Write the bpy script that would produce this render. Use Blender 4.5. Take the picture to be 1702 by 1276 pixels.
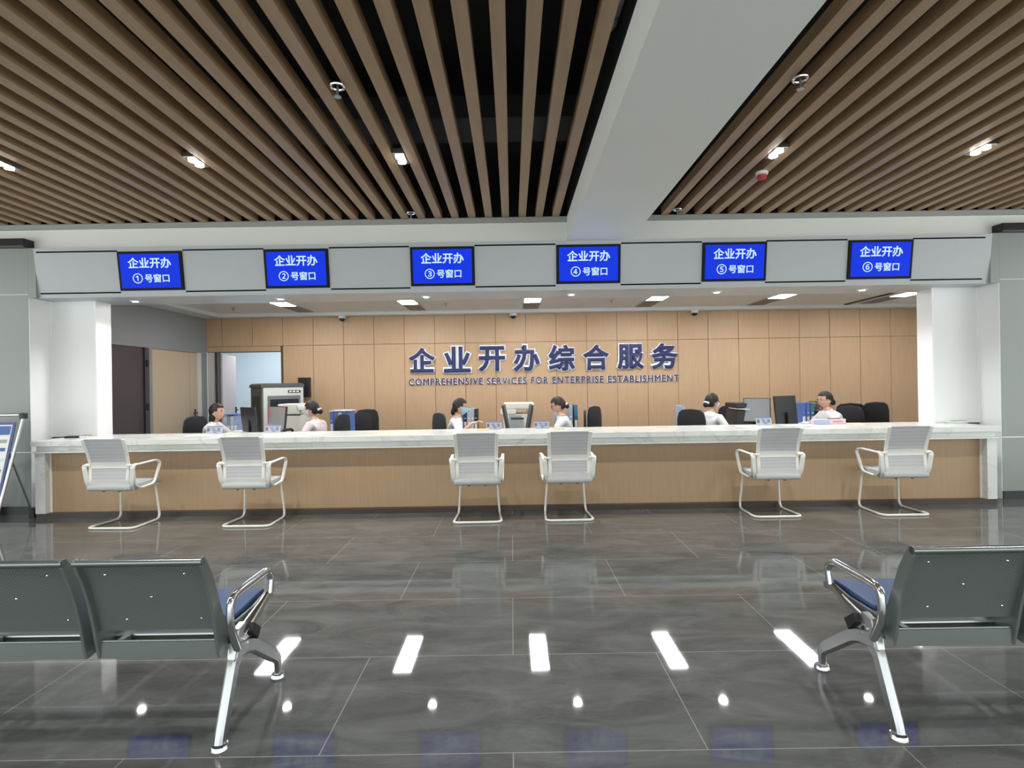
import bpy, bmesh, math, random
from mathutils import Vector, Matrix, Euler
random.seed(7)
PI = math.pi
S = bpy.context.scene
C = S.collection
for _o in list(bpy.data.objects): bpy.data.objects.remove(_o)

# ------------------------------------------------------------------ camera, world, exposure
H = 1.415                    # eye height
F = 889.0                    # focal length in px of the 1702 px wide frame
cam_d = bpy.data.cameras.new('camera'); cam = bpy.data.objects.new('camera', cam_d); C.objects.link(cam)
cam_d.sensor_width = 36; cam_d.lens = F/1702*36; cam_d.shift_y = 2/1702
cam_d.clip_start = .05; cam_d.clip_end = 200
cam.location = (0, 0, H); cam.rotation_euler = (PI/2, math.radians(.9), 0)
S.camera = cam
S.view_settings.view_transform = 'Standard'; S.view_settings.look = 'None'
S.view_settings.gamma = 1; S.view_settings.use_curve_mapping = False
S.view_settings.exposure = 0.76
world = bpy.data.worlds.new('world'); S.world = world; world.use_nodes = True
bg = world.node_tree.nodes['Background']
bg.inputs[1].default_value = 1.5
_g = world.node_tree.nodes.new('ShaderNodeTexCoord'); _s = world.node_tree.nodes.new('ShaderNodeSeparateXYZ'); _r = world.node_tree.nodes.new('ShaderNodeValToRGB')
world.node_tree.links.new(_g.outputs['Generated'], _s.inputs[0]); world.node_tree.links.new(_s.outputs['Z'], _r.inputs[0]); world.node_tree.links.new(_r.outputs[0], bg.inputs[0])
_r.color_ramp.elements[0].position = 0; _r.color_ramp.elements[0].color = (.95, 1, .985, 1); _r.color_ramp.elements[1].position = .02; _r.color_ramp.elements[1].color = (.95, 1, .985, 1)
# even ambient fill, entering where the hall is left open behind and beside
S.cycles.max_bounces = 8; S.cycles.diffuse_bounces = 4; S.cycles.glossy_bounces = 4
S.cycles.sample_clamp_indirect = 4
S.cycles.caustics_reflective = False; S.cycles.caustics_refractive = False

def area(name, loc, sx, sy, power, col=(1, 1, 1), rot=(0, 0, 0)):
    l = bpy.data.lights.new(name, 'AREA'); l.shape = 'RECTANGLE'; l.size = sx; l.size_y = sy
    l.energy = power; l.color = col
    o = bpy.data.objects.new(name, l); C.objects.link(o); o.location = loc; o.rotation_euler = rot
    return o
def spot(name, loc, power, angle=100, blend=.7, r=.03, col=(1, .98, .95), parent=None):
    l = bpy.data.lights.new(name, 'SPOT'); l.energy = power; l.spot_size = math.radians(angle)
    l.spot_blend = blend; l.shadow_soft_size = r; l.color = col
    o = bpy.data.objects.new(name, l); C.objects.link(o); o.location = loc
    if parent: o.parent = parent
    return o

# ------------------------------------------------------------------ helpers
def lin(h):
    if isinstance(h, str):
        v = [int(h[i:i+2], 16)/255 for i in (0, 2, 4)]
        return tuple(((c+.055)/1.055)**2.4 if c > .04045 else c/12.92 for c in v) + (1,)
    return tuple(h) + (1,)
MATS = {}
def mat(name, col, rough=.5, metal=0, emit=0, var=0, vscale=6, stretch=(1, 1, 1), bump=0, spec=None, col2=None, alpha=1):
    m = bpy.data.materials.new(name); m.use_nodes = True; nt = m.node_tree; b = nt.nodes['Principled BSDF']
    c = lin(col)
    b.inputs['Base Color'].default_value = c; b.inputs['Roughness'].default_value = rough; b.inputs['Metallic'].default_value = metal
    if spec is not None: b.inputs['Specular IOR Level'].default_value = spec
    if alpha < 1: b.inputs['Alpha'].default_value = alpha
    if emit:
        b.inputs['Emission Color'].default_value = c; b.inputs['Emission Strength'].default_value = emit
    if var or bump:
        tc = nt.nodes.new('ShaderNodeTexCoord'); mp = nt.nodes.new('ShaderNodeMapping'); mp.inputs['Scale'].default_value = stretch
        n = nt.nodes.new('ShaderNodeTexNoise'); n.inputs['Scale'].default_value = vscale; n.inputs['Detail'].default_value = 5
        nt.links.new(tc.outputs['Object'], mp.inputs[0]); nt.links.new(mp.outputs[0], n.inputs['Vector'])
        if var:
            mx = nt.nodes.new('ShaderNodeMix'); mx.data_type = 'RGBA'
            c2 = lin(col2) if col2 else tuple(x*(1-var) for x in c[:3]) + (1,)
            c1 = c if col2 else tuple(min(1, x*(1+var*.6)) for x in c[:3]) + (1,)
            mx.inputs[6].default_value = c1; mx.inputs[7].default_value = c2
            nt.links.new(n.outputs['Fac'], mx.inputs[0]); nt.links.new(mx.outputs[2], b.inputs['Base Color'])
        if bump:
            bp = nt.nodes.new('ShaderNodeBump'); bp.inputs['Strength'].default_value = bump; bp.inputs['Distance'].default_value = .004
            nt.links.new(n.outputs['Fac'], bp.inputs['Height']); nt.links.new(bp.outputs[0], b.inputs['Normal'])
    MATS[name] = m
    return m

def fillet(pts, r, n=5):
    pts = [Vector(p) for p in pts]; out = [pts[0]]
    for i in range(1, len(pts)-1):
        a, p, c = pts[i-1], pts[i], pts[i+1]
        d1, d2 = (a-p), (c-p); q = min(r, d1.length*.48, d2.length*.48)
        s, e = p+d1.normalized()*q, p+d2.normalized()*q
        for k in range(n+1):
            t = k/n; out.append(s*(1-t)**2+p*2*t*(1-t)+e*t*t)
    out.append(pts[-1]); return out
def fillet_loop(pts, r, n=5):
    pts = [Vector(p) for p in pts]; out = []; N = len(pts)
    for i in range(N):
        a, p, c = pts[i-1], pts[i], pts[(i+1) % N]
        d1, d2 = (a-p), (c-p); q = min(r, d1.length*.48, d2.length*.48)
        s, e = p+d1.normalized()*q, p+d2.normalized()*q
        for k in range(n+1):
            t = k/n; out.append(s*(1-t)**2+p*2*t*(1-t)+e*t*t)
    return out
def circle_sec(r, n=10): return [(r*math.cos(2*PI*i/n), r*math.sin(2*PI*i/n)) for i in range(n)]
def rect_sec(a, b, c=.25):
    a /= 2; b /= 2; k = min(a, b)*c*2
    return [(a-k, -b), (a, -b+k), (a, b-k), (a-k, b), (-a+k, b), (-a, b-k), (-a, -b+k), (-a+k, -b)]

class MB:
    def __init__(s): s.bm = bmesh.new()
    def box(s, x0, x1, y0, y1, z0, z1, mi=0, M=None):
        c = [(x, y, z) for x in (x0, x1) for y in (y0, y1) for z in (z0, z1)]
        v = [s.bm.verts.new(M @ Vector(p) if M else p) for p in c]
        for f in ((0, 1, 3, 2), (4, 6, 7, 5), (0, 4, 5, 1), (2, 3, 7, 6), (0, 2, 6, 4), (1, 5, 7, 3)):
            fc = s.bm.faces.new([v[i] for i in f]); fc.material_index = mi
        return s
    def hexa(s, pts):           # 8 points: bottom ring of 4, top ring of 4
        v = [s.bm.verts.new(p) for p in pts]
        for f in ((3, 2, 1, 0), (4, 5, 6, 7), (0, 1, 5, 4), (1, 2, 6, 5), (2, 3, 7, 6), (3, 0, 4, 7)):
            s.bm.faces.new([v[i] for i in f])
        return s
    def prism(s, pts, axis, a0, a1):   # outline in 2d extruded along axis
        def P(u, w, t): return {'x': (t, u, w), 'y': (u, t, w), 'z': (u, w, t)}[axis]
        A = [s.bm.verts.new(P(u, w, a0)) for u, w in pts]; B = [s.bm.verts.new(P(u, w, a1)) for u, w in pts]
        n = len(pts)
        s.bm.faces.new(A); s.bm.faces.new(B[::-1])
        for i in range(n): s.bm.faces.new([A[i], B[i], B[(i+1) % n], A[(i+1) % n]])
        return s
    def sweep(s, path, sec, closed=False, up=(0, 0, 1), scale=None, flat=False):
        path = [Vector(p) for p in path]; N = len(path); rings = []
        up = Vector(up)
        prev = None
        for i, p in enumerate(path):
            if closed: t = path[(i+1) % N]-path[i-1]
            else: t = path[min(i+1, N-1)]-path[max(i-1, 0)]
            t.normalize()
            if flat: a = up.normalized(); b = t.cross(a).normalized()
            else:
                if prev is None: a = up-t*up.dot(t)
                else: a = prev-t*prev.dot(t)
                if a.length < 1e-5: a = t.orthogonal()
                a.normalize(); prev = a; b = t.cross(a).normalized()
            k = scale[i] if scale else 1
            rings.append([s.bm.verts.new(p+a*(u*k)+b*(w*k)) for u, w in sec])
        n = len(sec)
        for i in range(N if closed else N-1):
            r0, r1 = rings[i], rings[(i+1) % N]
            for j in range(n): s.bm.faces.new([r0[j], r0[(j+1) % n], r1[(j+1) % n], r1[j]])
        if not closed:
            s.bm.faces.new(rings[0][::-1]); s.bm.faces.new(rings[-1])
        return s
    def tube(s, path, r, n=10, closed=False, scale=None): return s.sweep(path, circle_sec(r, n), closed, scale=scale)
    def lathe(s, prof, cx=0, cy=0, n=24, axis='z', cz=0):
        rings = []
        for r, h in prof:
            ring = []
            for i in range(n):
                a = 2*PI*i/n; u, w = r*math.cos(a), r*math.sin(a)
                p = {'z': (cx+u, cy+w, cz+h), 'y': (cx+u, cy+h, cz+w), 'x': (cx+h, cy+u, cz+w)}[axis]
                ring.append(s.bm.verts.new(p))
            rings.append(ring)
        for a, b in zip(rings, rings[1:]):
            for i in range(n): s.bm.faces.new([a[i], a[(i+1) % n], b[(i+1) % n], b[i]])
        s.bm.faces.new(rings[0][::-1]); s.bm.faces.new(rings[-1])
        return s
    def ell(s, c, r, seg=16, rings=10, M=None):
        Q = Matrix.Translation(c) @ (M or Matrix()) @ Matrix.Diagonal((*r, 1))
        bmesh.ops.create_uvsphere(s.bm, u_segments=seg, v_segments=rings, radius=1, matrix=Q)
        return s
    def build(s, name, m, parent=None, smooth=False, bevel=0, seg=2, weld=False):
        bm = s.bm
        if weld: bmesh.ops.remove_doubles(bm, verts=bm.verts, dist=1e-5)
        bmesh.ops.recalc_face_normals(bm, faces=bm.faces)
        if bevel:
            bmesh.ops.bevel(bm, geom=[e for e in bm.edges if e.is_manifold and e.calc_face_angle(0) > .6], offset=bevel, segments=seg, profile=.5, affect='EDGES', clamp_overlap=True)
        me = bpy.data.meshes.new(name); bm.to_mesh(me); bm.free()
        for q in (m if isinstance(m, (list, tuple)) else [m]): me.materials.append(q)
        if smooth:
            for p in me.polygons: p.use_smooth = True
            try: me.set_sharp_from_angle(angle=math.radians(40))
            except Exception: pass
        o = bpy.data.objects.new(name, me); C.objects.link(o)
        if parent: o.parent = parent
        return o
def tag(o, label=None, cat=None, group=None, kind=None):
    if label: o['label'] = label
    if cat: o['category'] = cat
    if group: o['group'] = group
    if kind: o['kind'] = kind
    return o
def thing(name, label, cat, loc=(0, 0, 0), rz=0, group=None):
    o = bpy.data.objects.new(name, None); C.objects.link(o); o.empty_display_size = .1
    o.location = loc; o.rotation_euler = (0, 0, rz)
    return tag(o, label, cat, group)
def struct(name, mb, m, **k):
    return tag(mb.build(name, m, **k), kind='structure')
def copy_tree(o, parent=None):
    c = o.copy(); C.objects.link(c)
    if parent: c.parent = parent
    for ch in [x for x in bpy.data.objects if x.parent == o]: copy_tree(ch, c)
    return c
def dup(root, loc, rz=0, label=None, group=None):
    c = copy_tree(root); c.location = loc; c.rotation_euler = (0, 0, rz)
    if label: c['label'] = label
    if group: c['group'] = group
    return c
TH = math.radians(.9)
def at(px, py, Y):           # the point at distance Y that the photograph shows at px, py
    u, v = px-851, 640-py
    return ((u+v*TH)*Y/F, H+(v-u*TH)*Y/F)
def evalmesh(o):
    dg = bpy.context.evaluated_depsgraph_get(); dg.update()
    return bpy.data.meshes.new_from_object(o.evaluated_get(dg))
def text_mesh(body, fat, depth, height=None, width=None, res=3, space=1.0):
    """letters as a mesh in the x-z plane, facing -y, centred; fat thickens the strokes (share of size)"""
    c = bpy.data.curves.new('lettering', 'FONT'); c.body = body; c.size = 1; c.bevel_depth = fat; c.bevel_resolution = 0
    c.extrude = .01; c.resolution_u = res; c.space_character = space
    o = bpy.data.objects.new('lettering', c); C.objects.link(o); me = evalmesh(o); bpy.data.objects.remove(o)
    xs = [v.co.x for v in me.vertices]; ys = [v.co.y for v in me.vertices]; zs = [v.co.z for v in me.vertices]
    cx, cy = (min(xs)+max(xs))/2, (min(ys)+max(ys))/2
    w, h, d = max(xs)-min(xs), max(ys)-min(ys), max(zs)-min(zs)
    sx = sy = 1
    if height: sx = sy = height/h
    if width: sx = width/w; sy = sy if height else sx
    for v in me.vertices:
        x, y, z = v.co; v.co = ((x-cx)*sx, -z*depth/d, (y-cy)*sy)
    me.materials.clear()
    return me
def mesh_obj(name, me, m, parent=None, loc=(0, 0, 0)):
    me.materials.clear(); me.materials.append(m); me.name = name
    o = bpy.data.objects.new(name, me); C.objects.link(o); o.location = loc
    if parent: o.parent = parent
    return o

# ------------------------------------------------------------------ materials
white = mat('white_paint', 'e4e6e5', .55, var=.04, vscale=2)
bulk = mat('bulkhead_paint', 'e2e4e0', .5, var=.04, vscale=2)
fasc = mat('fascia_panel', 'aeb3b6', .32, var=.05, vscale=1.2)
panel_w = mat('white_panel', 'ecedee', .3, var=.03, vscale=2)
groove = mat('bright_seam', 'f1f2f0', .3)
col_m = mat('column_panel', '8d9490', .32, var=.05, vscale=1.5)
black = mat('black_gloss', '14151a', .3)
dkline = mat('black_seam', '0c0d10', .7, spec=.1)
plenum = mat('plenum_black', '050506', .9)
duct_m = mat('dark_duct', '0b0b0e', .6)
greywall = mat('grey_wall', '8a8c8e', .7, var=.05, vscale=2)
slat_m = mat('slat_wood_look', 'a68b6c', .42, var=.25, vscale=5, stretch=(3, .35, 3), col2='856b4f')
trimg = mat('trim_grey', '9c9e9a', .4)
wood = mat('pale_wood_panel', 'c4a585', .5, var=.15, vscale=7, stretch=(9, 9, .35), col2='b19271')
woodc = mat('counter_wood', 'b09576', .5, var=.15, vscale=7, stretch=(8, 8, .35), col2='9f8566')
woodgap = mat('panel_gap', '5e4630', .8)
kick = mat('kick_brown', '3a312c', .35)
chrome = mat('chrome', 'd6d8da', .12, 1)
satin = mat('satin_steel', 'b3b6b8', .28, 1)
chairw = mat('white_plastic', 'dfe0db', .35)
chairtube = mat('white_tube', 'e4e3dc', .25)
blackp = mat('black_plastic', '17171a', .45)
blackf = mat('black_fabric', '1b1b20', .85, bump=.4, vscale=300)
brownf = mat('dark_brown_mesh', '30262a', .8, bump=.4, vscale=300)
cush = mat('grey_cushion', 'a9adae', .7)
beige_door = mat('beige_door', 'bba88e', .5, var=.05, vscale=3, stretch=(6, 6, .4))
dark_door = mat('dark_door', '4c4244', .5, var=.1, vscale=3, stretch=(6, 6, .4))
pink_door = mat('pale_door', 'cbbfc0', .5)
gold = mat('frame_pale', 'cfcac4', .5)
led = mat('led_panel', 'ffffff', .5, emit=27)
lampm = mat('lamp_lens', 'fff6ea', .5, emit=30)
paper = mat('paper', 'e6e6e2', .7)
blue_b = mat('binder_blue', '4767a8', .45)
teal_b = mat('binder_teal', '2f6f86', .45)
gw_b = mat('binder_grey', 'a9b0bd', .5)
screen_off = mat('monitor_back', '141519', .4)
skin = mat('skin', 'c99f88', .55)
shirt = mat('white_shirt', 'dcdde2', .8, bump=.3, vscale=40)
pinkshirt = mat('pale_pink_shirt', 'dcd0d2', .8, bump=.3, vscale=40)
trouser = mat('dark_trousers', '202229', .8)
hairm = mat('black_hair', '0c0909', .6, bump=.5, vscale=60, stretch=(1, 1, .2))
hairb = mat('brown_hair', '1e130e', .6, bump=.5, vscale=60, stretch=(1, 1, .2))
maskb = mat('blue_mask', 'a5d3e0', .7)
maskw = mat('white_mask', 'dfe6e6', .7)
clipw = mat('white_hair_clip', 'dfe8e8', .4)
redm = mat('red_plastic', 'b03038', .4)
lips = mat('lips', 'a05a55', .5)
eyem = mat('eye_dark', '1c1613', .3)

def marble(name, base, vein, amt):
    m = bpy.data.materials.new(name); m.use_nodes = True; nt = m.node_tree; b = nt.nodes['Principled BSDF']; b.inputs['Roughness'].default_value = .18
    tc = nt.nodes.new('ShaderNodeTexCoord'); mp = nt.nodes.new('ShaderNodeMapping'); mp.inputs['Rotation'].default_value = (.3, .5, .5)
    nt.links.new(tc.outputs['Object'], mp.inputs[0])
    n1 = nt.nodes.new('ShaderNodeTexNoise'); n1.inputs['Scale'].default_value = 1.7; n1.inputs['Detail'].default_value = 7; n1.inputs['Distortion'].default_value = 1.6
    nt.links.new(mp.outputs[0], n1.inputs['Vector'])
    mt = nt.nodes.new('ShaderNodeMath'); mt.operation = 'SUBTRACT'; mt.inputs[1].default_value = .5; nt.links.new(n1.outputs['Fac'], mt.inputs[0])
    ab = nt.nodes.new('ShaderNodeMath'); ab.operation = 'ABSOLUTE'; nt.links.new(mt.outputs[0], ab.inputs[0])
    r = nt.nodes.new('ShaderNodeMapRange'); r.inputs[1].default_value = 0; r.inputs[2].default_value = .035; r.inputs[3].default_value = amt; r.inputs[4].default_value = 0
    nt.links.new(ab.outputs[0], r.inputs[0])
    n2 = nt.nodes.new('ShaderNodeTexNoise'); n2.inputs['Scale'].default_value = 3; nt.links.new(mp.outputs[0], n2.inputs['Vector'])
    mu = nt.nodes.new('ShaderNodeMath'); mu.operation = 'MULTIPLY'; nt.links.new(r.outputs[0], mu.inputs[0]); nt.links.new(n2.outputs['Fac'], mu.inputs[1])
    mx = nt.nodes.new('ShaderNodeMix'); mx.data_type = 'RGBA'; mx.inputs[6].default_value = lin(base); mx.inputs[7].default_value = lin(vein)
    nt.links.new(mu.outputs[0], mx.inputs[0]); nt.links.new(mx.outputs[2], b.inputs['Base Color'])
    return m
marb = marble('white_marble', 'd6d9d6', 'a9aeac', .7)

def floor_mat():
    m = bpy.data.materials.new('polished_stone_tile'); m.use_nodes = True; nt = m.node_tree; b = nt.nodes['Principled BSDF']
    tc = nt.nodes.new('ShaderNodeTexCoord'); mp = nt.nodes.new('ShaderNodeMapping')
    mp.inputs['Location'].default_value = (.017+30, -2.06+15, 0)
    nt.links.new(tc.outputs['Object'], mp.inputs[0])
    br = nt.nodes.new('ShaderNodeTexBrick'); br.offset = .5; br.offset_frequency = 2; br.squash = 1
    br.inputs['Scale'].default_value = 1; br.inputs['Brick Width'].default_value = 1.5; br.inputs['Row Height'].default_value = .75
    br.inputs['Mortar Size'].default_value = .0022; br.inputs['Mortar Smooth'].default_value = .1; br.inputs['Bias'].default_value = 0
    br.inputs['Color1'].default_value = (.93, .93, .93, 1); br.inputs['Color2'].default_value = (1.05, 1.05, 1.05, 1); br.inputs['Mortar'].default_value = (1, 1, 1, 1)
    nt.links.new(mp.outputs[0], br.inputs['Vector'])
    mp2 = nt.nodes.new('ShaderNodeMapping'); mp2.inputs['Scale'].default_value = (.8, 2.2, 1); mp2.inputs['Rotation'].default_value = (0, 0, .25)
    nt.links.new(tc.outputs['Object'], mp2.inputs[0])
    n = nt.nodes.new('ShaderNodeTexNoise'); n.inputs['Scale'].default_value = 2.6; n.inputs['Detail'].default_value = 9; n.inputs['Roughness'].default_value = .65; n.inputs['Distortion'].default_value = .8
    nt.links.new(mp2.outputs[0], n.inputs['Vector'])
    cr = nt.nodes.new('ShaderNodeValToRGB'); e = cr.color_ramp.elements
    e[0].position = .3; e[0].color = lin('484a4a'); e[1].position = .72; e[1].color = lin('696b6a')
    nt.links.new(n.outputs['Fac'], cr.inputs[0])
    n3 = nt.nodes.new('ShaderNodeTexNoise'); n3.inputs['Scale'].default_value = 1.1; n3.inputs['Detail'].default_value = 8; n3.inputs['Distortion'].default_value = 1.5
    nt.links.new(mp2.outputs[0], n3.inputs['Vector'])
    s1 = nt.nodes.new('ShaderNodeMath'); s1.operation = 'SUBTRACT'; s1.inputs[1].default_value = .5; nt.links.new(n3.outputs['Fac'], s1.inputs[0])
    s2 = nt.nodes.new('ShaderNodeMath'); s2.operation = 'ABSOLUTE'; nt.links.new(s1.outputs[0], s2.inputs[0])
    s3 = nt.nodes.new('ShaderNodeMapRange'); s3.inputs[1].default_value = 0; s3.inputs[2].default_value = .006; s3.inputs[3].default_value = .25; s3.inputs[4].default_value = 0
    nt.links.new(s2.outputs[0], s3.inputs[0])
    mv = nt.nodes.new('ShaderNodeMix'); mv.data_type = 'RGBA'; mv.inputs[7].default_value = lin('6f7270')
    nt.links.new(s3.outputs[0], mv.inputs[0]); nt.links.new(cr.outputs[0], mv.inputs[6])
    mu = nt.nodes.new('ShaderNodeMix'); mu.data_type = 'RGBA'; mu.blend_type = 'MULTIPLY'; mu.inputs[0].default_value = 1
    nt.links.new(mv.outputs[2], mu.inputs[6]); nt.links.new(br.outputs['Color'], mu.inputs[7])
    mg = nt.nodes.new('ShaderNodeMix'); mg.data_type = 'RGBA'; mg.inputs[7].default_value = lin('8f908d')
    nt.links.new(br.outputs['Fac'], mg.inputs[0]); nt.links.new(mu.outputs[2], mg.inputs[6]); nt.links.new(mg.outputs[2], b.inputs['Base Color'])
    rr = nt.nodes.new('ShaderNodeMapRange'); rr.inputs[3].default_value = .02; rr.inputs[4].default_value = .055
    nt.links.new(n.outputs['Fac'], rr.inputs[0])
    b.inputs['IOR'].default_value = 1.43
    nt.links.new(rr.outputs[0], b.inputs['Roughness'])
    return m
floor_m = floor_mat()

def perf_mat(name, base, hole, pitch):
    m = bpy.data.materials.new(name); m.use_nodes = True; nt = m.node_tree; b = nt.nodes['Principled BSDF']
    b.inputs['Roughness'].default_value = .38; b.inputs['Metallic'].default_value = .55
    tc = nt.nodes.new('ShaderNodeTexCoord'); sp = nt.nodes.new('ShaderNodeSeparateXYZ'); nt.links.new(tc.outputs['Object'], sp.inputs[0])
    outs = []
    for ax in (0, 2):
        a = nt.nodes.new('ShaderNodeMath'); a.operation = 'MULTIPLY'; a.inputs[1].default_value = 2*PI/pitch; nt.links.new(sp.outputs[ax], a.inputs[0])
        c = nt.nodes.new('ShaderNodeMath'); c.operation = 'SINE'; nt.links.new(a.outputs[0], c.inputs[0]); outs.append(c)
    s = nt.nodes.new('ShaderNodeMath'); s.operation = 'MULTIPLY'; nt.links.new(outs[0].outputs[0], s.inputs[0]); nt.links.new(outs[1].outputs[0], s.inputs[1])
    r = nt.nodes.new('ShaderNodeMapRange'); r.inputs[1].default_value = .35; r.inputs[2].default_value = .55; nt.links.new(s.outputs[0], r.inputs[0])
    mx = nt.nodes.new('ShaderNodeMix'); mx.data_type = 'RGBA'; mx.inputs[6].default_value = lin(base); mx.inputs[7].default_value = lin(hole)
    nt.links.new(r.outputs[0], mx.inputs[0]); nt.links.new(mx.outputs[2], b.inputs['Base Color'])
    return m
perf = perf_mat('perforated_steel', '858d8b', '3a3f3f', .011)
benchgrey = mat('bench_grey_steel', '7d8583', .36, .55)
benchtop = mat('bench_roll_steel', '808887', .25, .8)
seatblue = mat('blue_vinyl', '34507c', .5)

def mesh_fabric(name, col, sc, alpha):
    m = bpy.data.materials.new(name); m.use_nodes = True; nt = m.node_tree; b = nt.nodes['Principled BSDF']
    b.inputs['Base Color'].default_value = lin(col); b.inputs['Roughness'].default_value = .7
    tc = nt.nodes.new('ShaderNodeTexCoord'); w = nt.nodes.new('ShaderNodeTexWave'); w.bands_direction = 'Z'; w.inputs['Scale'].default_value = sc
    nt.links.new(tc.outputs['Object'], w.inputs['Vector'])
    r = nt.nodes.new('ShaderNodeMapRange'); r.inputs[3].default_value = alpha-.09; r.inputs[4].default_value = alpha+.09
    nt.links.new(w.outputs['Fac'], r.inputs[0]); nt.links.new(r.outputs[0], b.inputs['Alpha'])
    return m
meshf = mesh_fabric('grey_mesh_fabric', 'c2c3c6', 9, .86)

# ------------------------------------------------------------------ setting
struct('floor', MB().box(-8, 8, -3, 14, -.1, 0), floor_m)
YF = 6.235
# side walls / columns flanking the service opening
for s, nm in ((-1, 'left'), (1, 'right')):
    x0 = 5.62 if s < 0 else 5.70
    a, b = sorted((s*x0, s*9))
    w = struct('wall_'+nm, MB().box(a, b, YF, YF+.9, 0, 3.1), col_m, bevel=.004)
    struct('baseboard_'+nm, MB().box(a, b, YF-.012, YF, 0, .093), black)
    c0, c1 = sorted((s*(x0-.02), s*9))
    struct('trim_'+('1' if s < 0 else '2'), MB().box(c0, c1, YF-.07, YF+.3, 3.1, 3.2), black, bevel=.012)
    mb = MB()
    mb.box(a, b, YF-.004, YF, .715, .725)
    struct('trim_'+('3' if s < 0 else '4'), mb, groove)
    struct('trim_'+('15' if s < 0 else '16'), MB().box(a, b, YF-.003, YF, 2.557, 2.563), bulk)
    # white cladding beside the opening
    xi, xo = (-5.053, -5.62) if s < 0 else (5.126, 5.70)
    a, b = sorted((xi, xo))
    mb = MB().box(a, b, 6.52, 6.757, .8735, 2.53)
    a, b = sorted((s*x0, s*(x0-.006))); mb.box(a, b, YF+.001, 6.52, 0, 2.52)
    struct('wall_'+('reveal_left' if s < 0 else 'reveal_right'), mb, panel_w)
    a, b = sorted((s*x0, -5.53 if s < 0 else 5.60))
    struct('wall_'+('upper_left' if s < 0 else 'upper_right'), MB().box(a, b, YF, 6.85, 2.52, 3.1), col_m)
    mb = MB()
    for x in ((-5.066, -5.607) if s < 0 else (5.139, 5.687)): mb.box(x-.012, x+.012, 6.514, 6.52, .873, 2.52)
    struct('trim_'+('5' if s < 0 else '6'), mb, groove)
# the hall's own side walls
struct('wall_hall_left', MB().box(-9.1, -9, 6, 14, 0, 4), white)
struct('wall_hall_right', MB().box(9, 9.1, 6, 14, 0, 4), white)
# bulkhead above the fascia
BT = 3.325
struct('wall_bulkhead', MB().box(-9, 9, 6.30, 6.6, 3.08, 3.385), bulk)
struct('wall_plenum', MB().box(-9, 9, 6.30, 6.6, 3.385, 4.0), plenum)
struct('trim_7', MB().box(-9, 9, 6.265, 6.30, BT, BT+.058), trimg)
# fascia, leaning forward
struct('wall_fascia', MB().hexa([(-5.53, 6.27, 2.52), (5.6, 6.27, 2.52), (5.6, 6.85, 2.52), (-5.53, 6.85, 2.52),
                                 (-5.53, 6.203, 3.085), (5.6, 6.203, 3.085), (5.6, 6.85, 3.085), (-5.53, 6.85, 3.085)]), fasc)
def fy(z): return 6.27-(z-2.52)*(.067/.565)
struct('ceiling_bulkhead_ledge', MB().box(-9, 9, 6.2, 6.6, 3.085, 3.1), bulk) if False else None
mb = MB()
for z in (2.572, 3.042):
    for x0, x1 in ((-5.5, -4.56), (-3.80, -2.86), (-2.10, -1.17), (-.41, .53), (1.29, 2.23), (2.98, 3.92), (4.68, 5.52)):
        mb.hexa([(x0, fy(z-.008)-.003, z-.008), (x1, fy(z-.008)-.003, z-.008), (x1, fy(z-.008)+.01, z-.008), (x0, fy(z-.008)+.01, z-.008),
                 (x0, fy(z+.008)-.003, z+.008), (x1, fy(z+.008)-.003, z+.008), (x1, fy(z+.008)+.01, z+.008), (x0, fy(z+.008)+.01, z+.008)])
struct('trim_8', mb, dkline)
# white beam between the two slat fields
struct('ceiling_beam', MB().box(.673, 1.406, -5, 6.30, 3.08, 3.375), bulk)
struct('ceiling_plenum_beam', MB().box(.675, 1.404, -5, 6.30, 3.375, 4.0), plenum)
struct('ceiling', MB().box(-9, 9, -5, 6.3, 4.0, 4.05), plenum)
# staff area shell
WY = 10.13
mb = MB()
for k in range(-11, 16):
    x0, x1 = .276+.5755*(k-1)+.004, .276+.5755*k-.004
    if x1 < -5.77: continue
    x0 = max(x0, -5.77)
    if x0 < 7.9:
        x1 = min(x1, 7.9)
        mb.box(x0, x1, WY, WY+.02, 2.234, 2.9)
        if x0 > -4.4: mb.box(x0, x1, WY, WY+.02, 0, 2.226)
mb.box(-5.77, -4.376, WY, WY+.02, 2.13, 2.226)
struct('wall_back', mb, wood)
struct('wall_back_core', MB().box(-4.376, 7.9, WY+.018, WY+.12, 0, 2.9).box(-5.77, -4.376, WY+.018, WY+.12, 2.12, 2.9), woodgap)
XL = -5.77
mb = MB()     # grey side wall of the staff area, with its door openings
mb.box(XL-.12, XL, 7.0, 7.5, 0, 2.9).box(XL-.12, XL, 7.5, 9.93, 2.1, 2.9).box(XL-.12, XL, 9.93, WY, 0, 2.9).box(XL-.12, XL, 8.5, 8.59, 0, 2.1)
struct('wall_side_left', mb, greywall)
struct('wall_side_right', MB().box(7.9, 8.02, 6.9, WY+.1, 0, 2.9), white)
mb = MB().box(-6, 7.9, 6.85, WY, 2.82, 2.9)
struct('ceiling_staff', mb, white)
mb = MB().box(-5.77, -5.42, 6.85, WY, 2.76, 2.82).box(-5.42, 7.9, 9.9, WY, 2.76, 2.82).box(7.6, 7.9, 6.85, 9.9, 2.76, 2.82).box(-5.42, 7.6, 6.85, 7.1, 2.56, 2.82)
struct('trim_9', mb, white)
struct('trim_10', MB().box(6.17, 6.23, 7.1, 9.9, 2.80, 2.822), kick)
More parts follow.
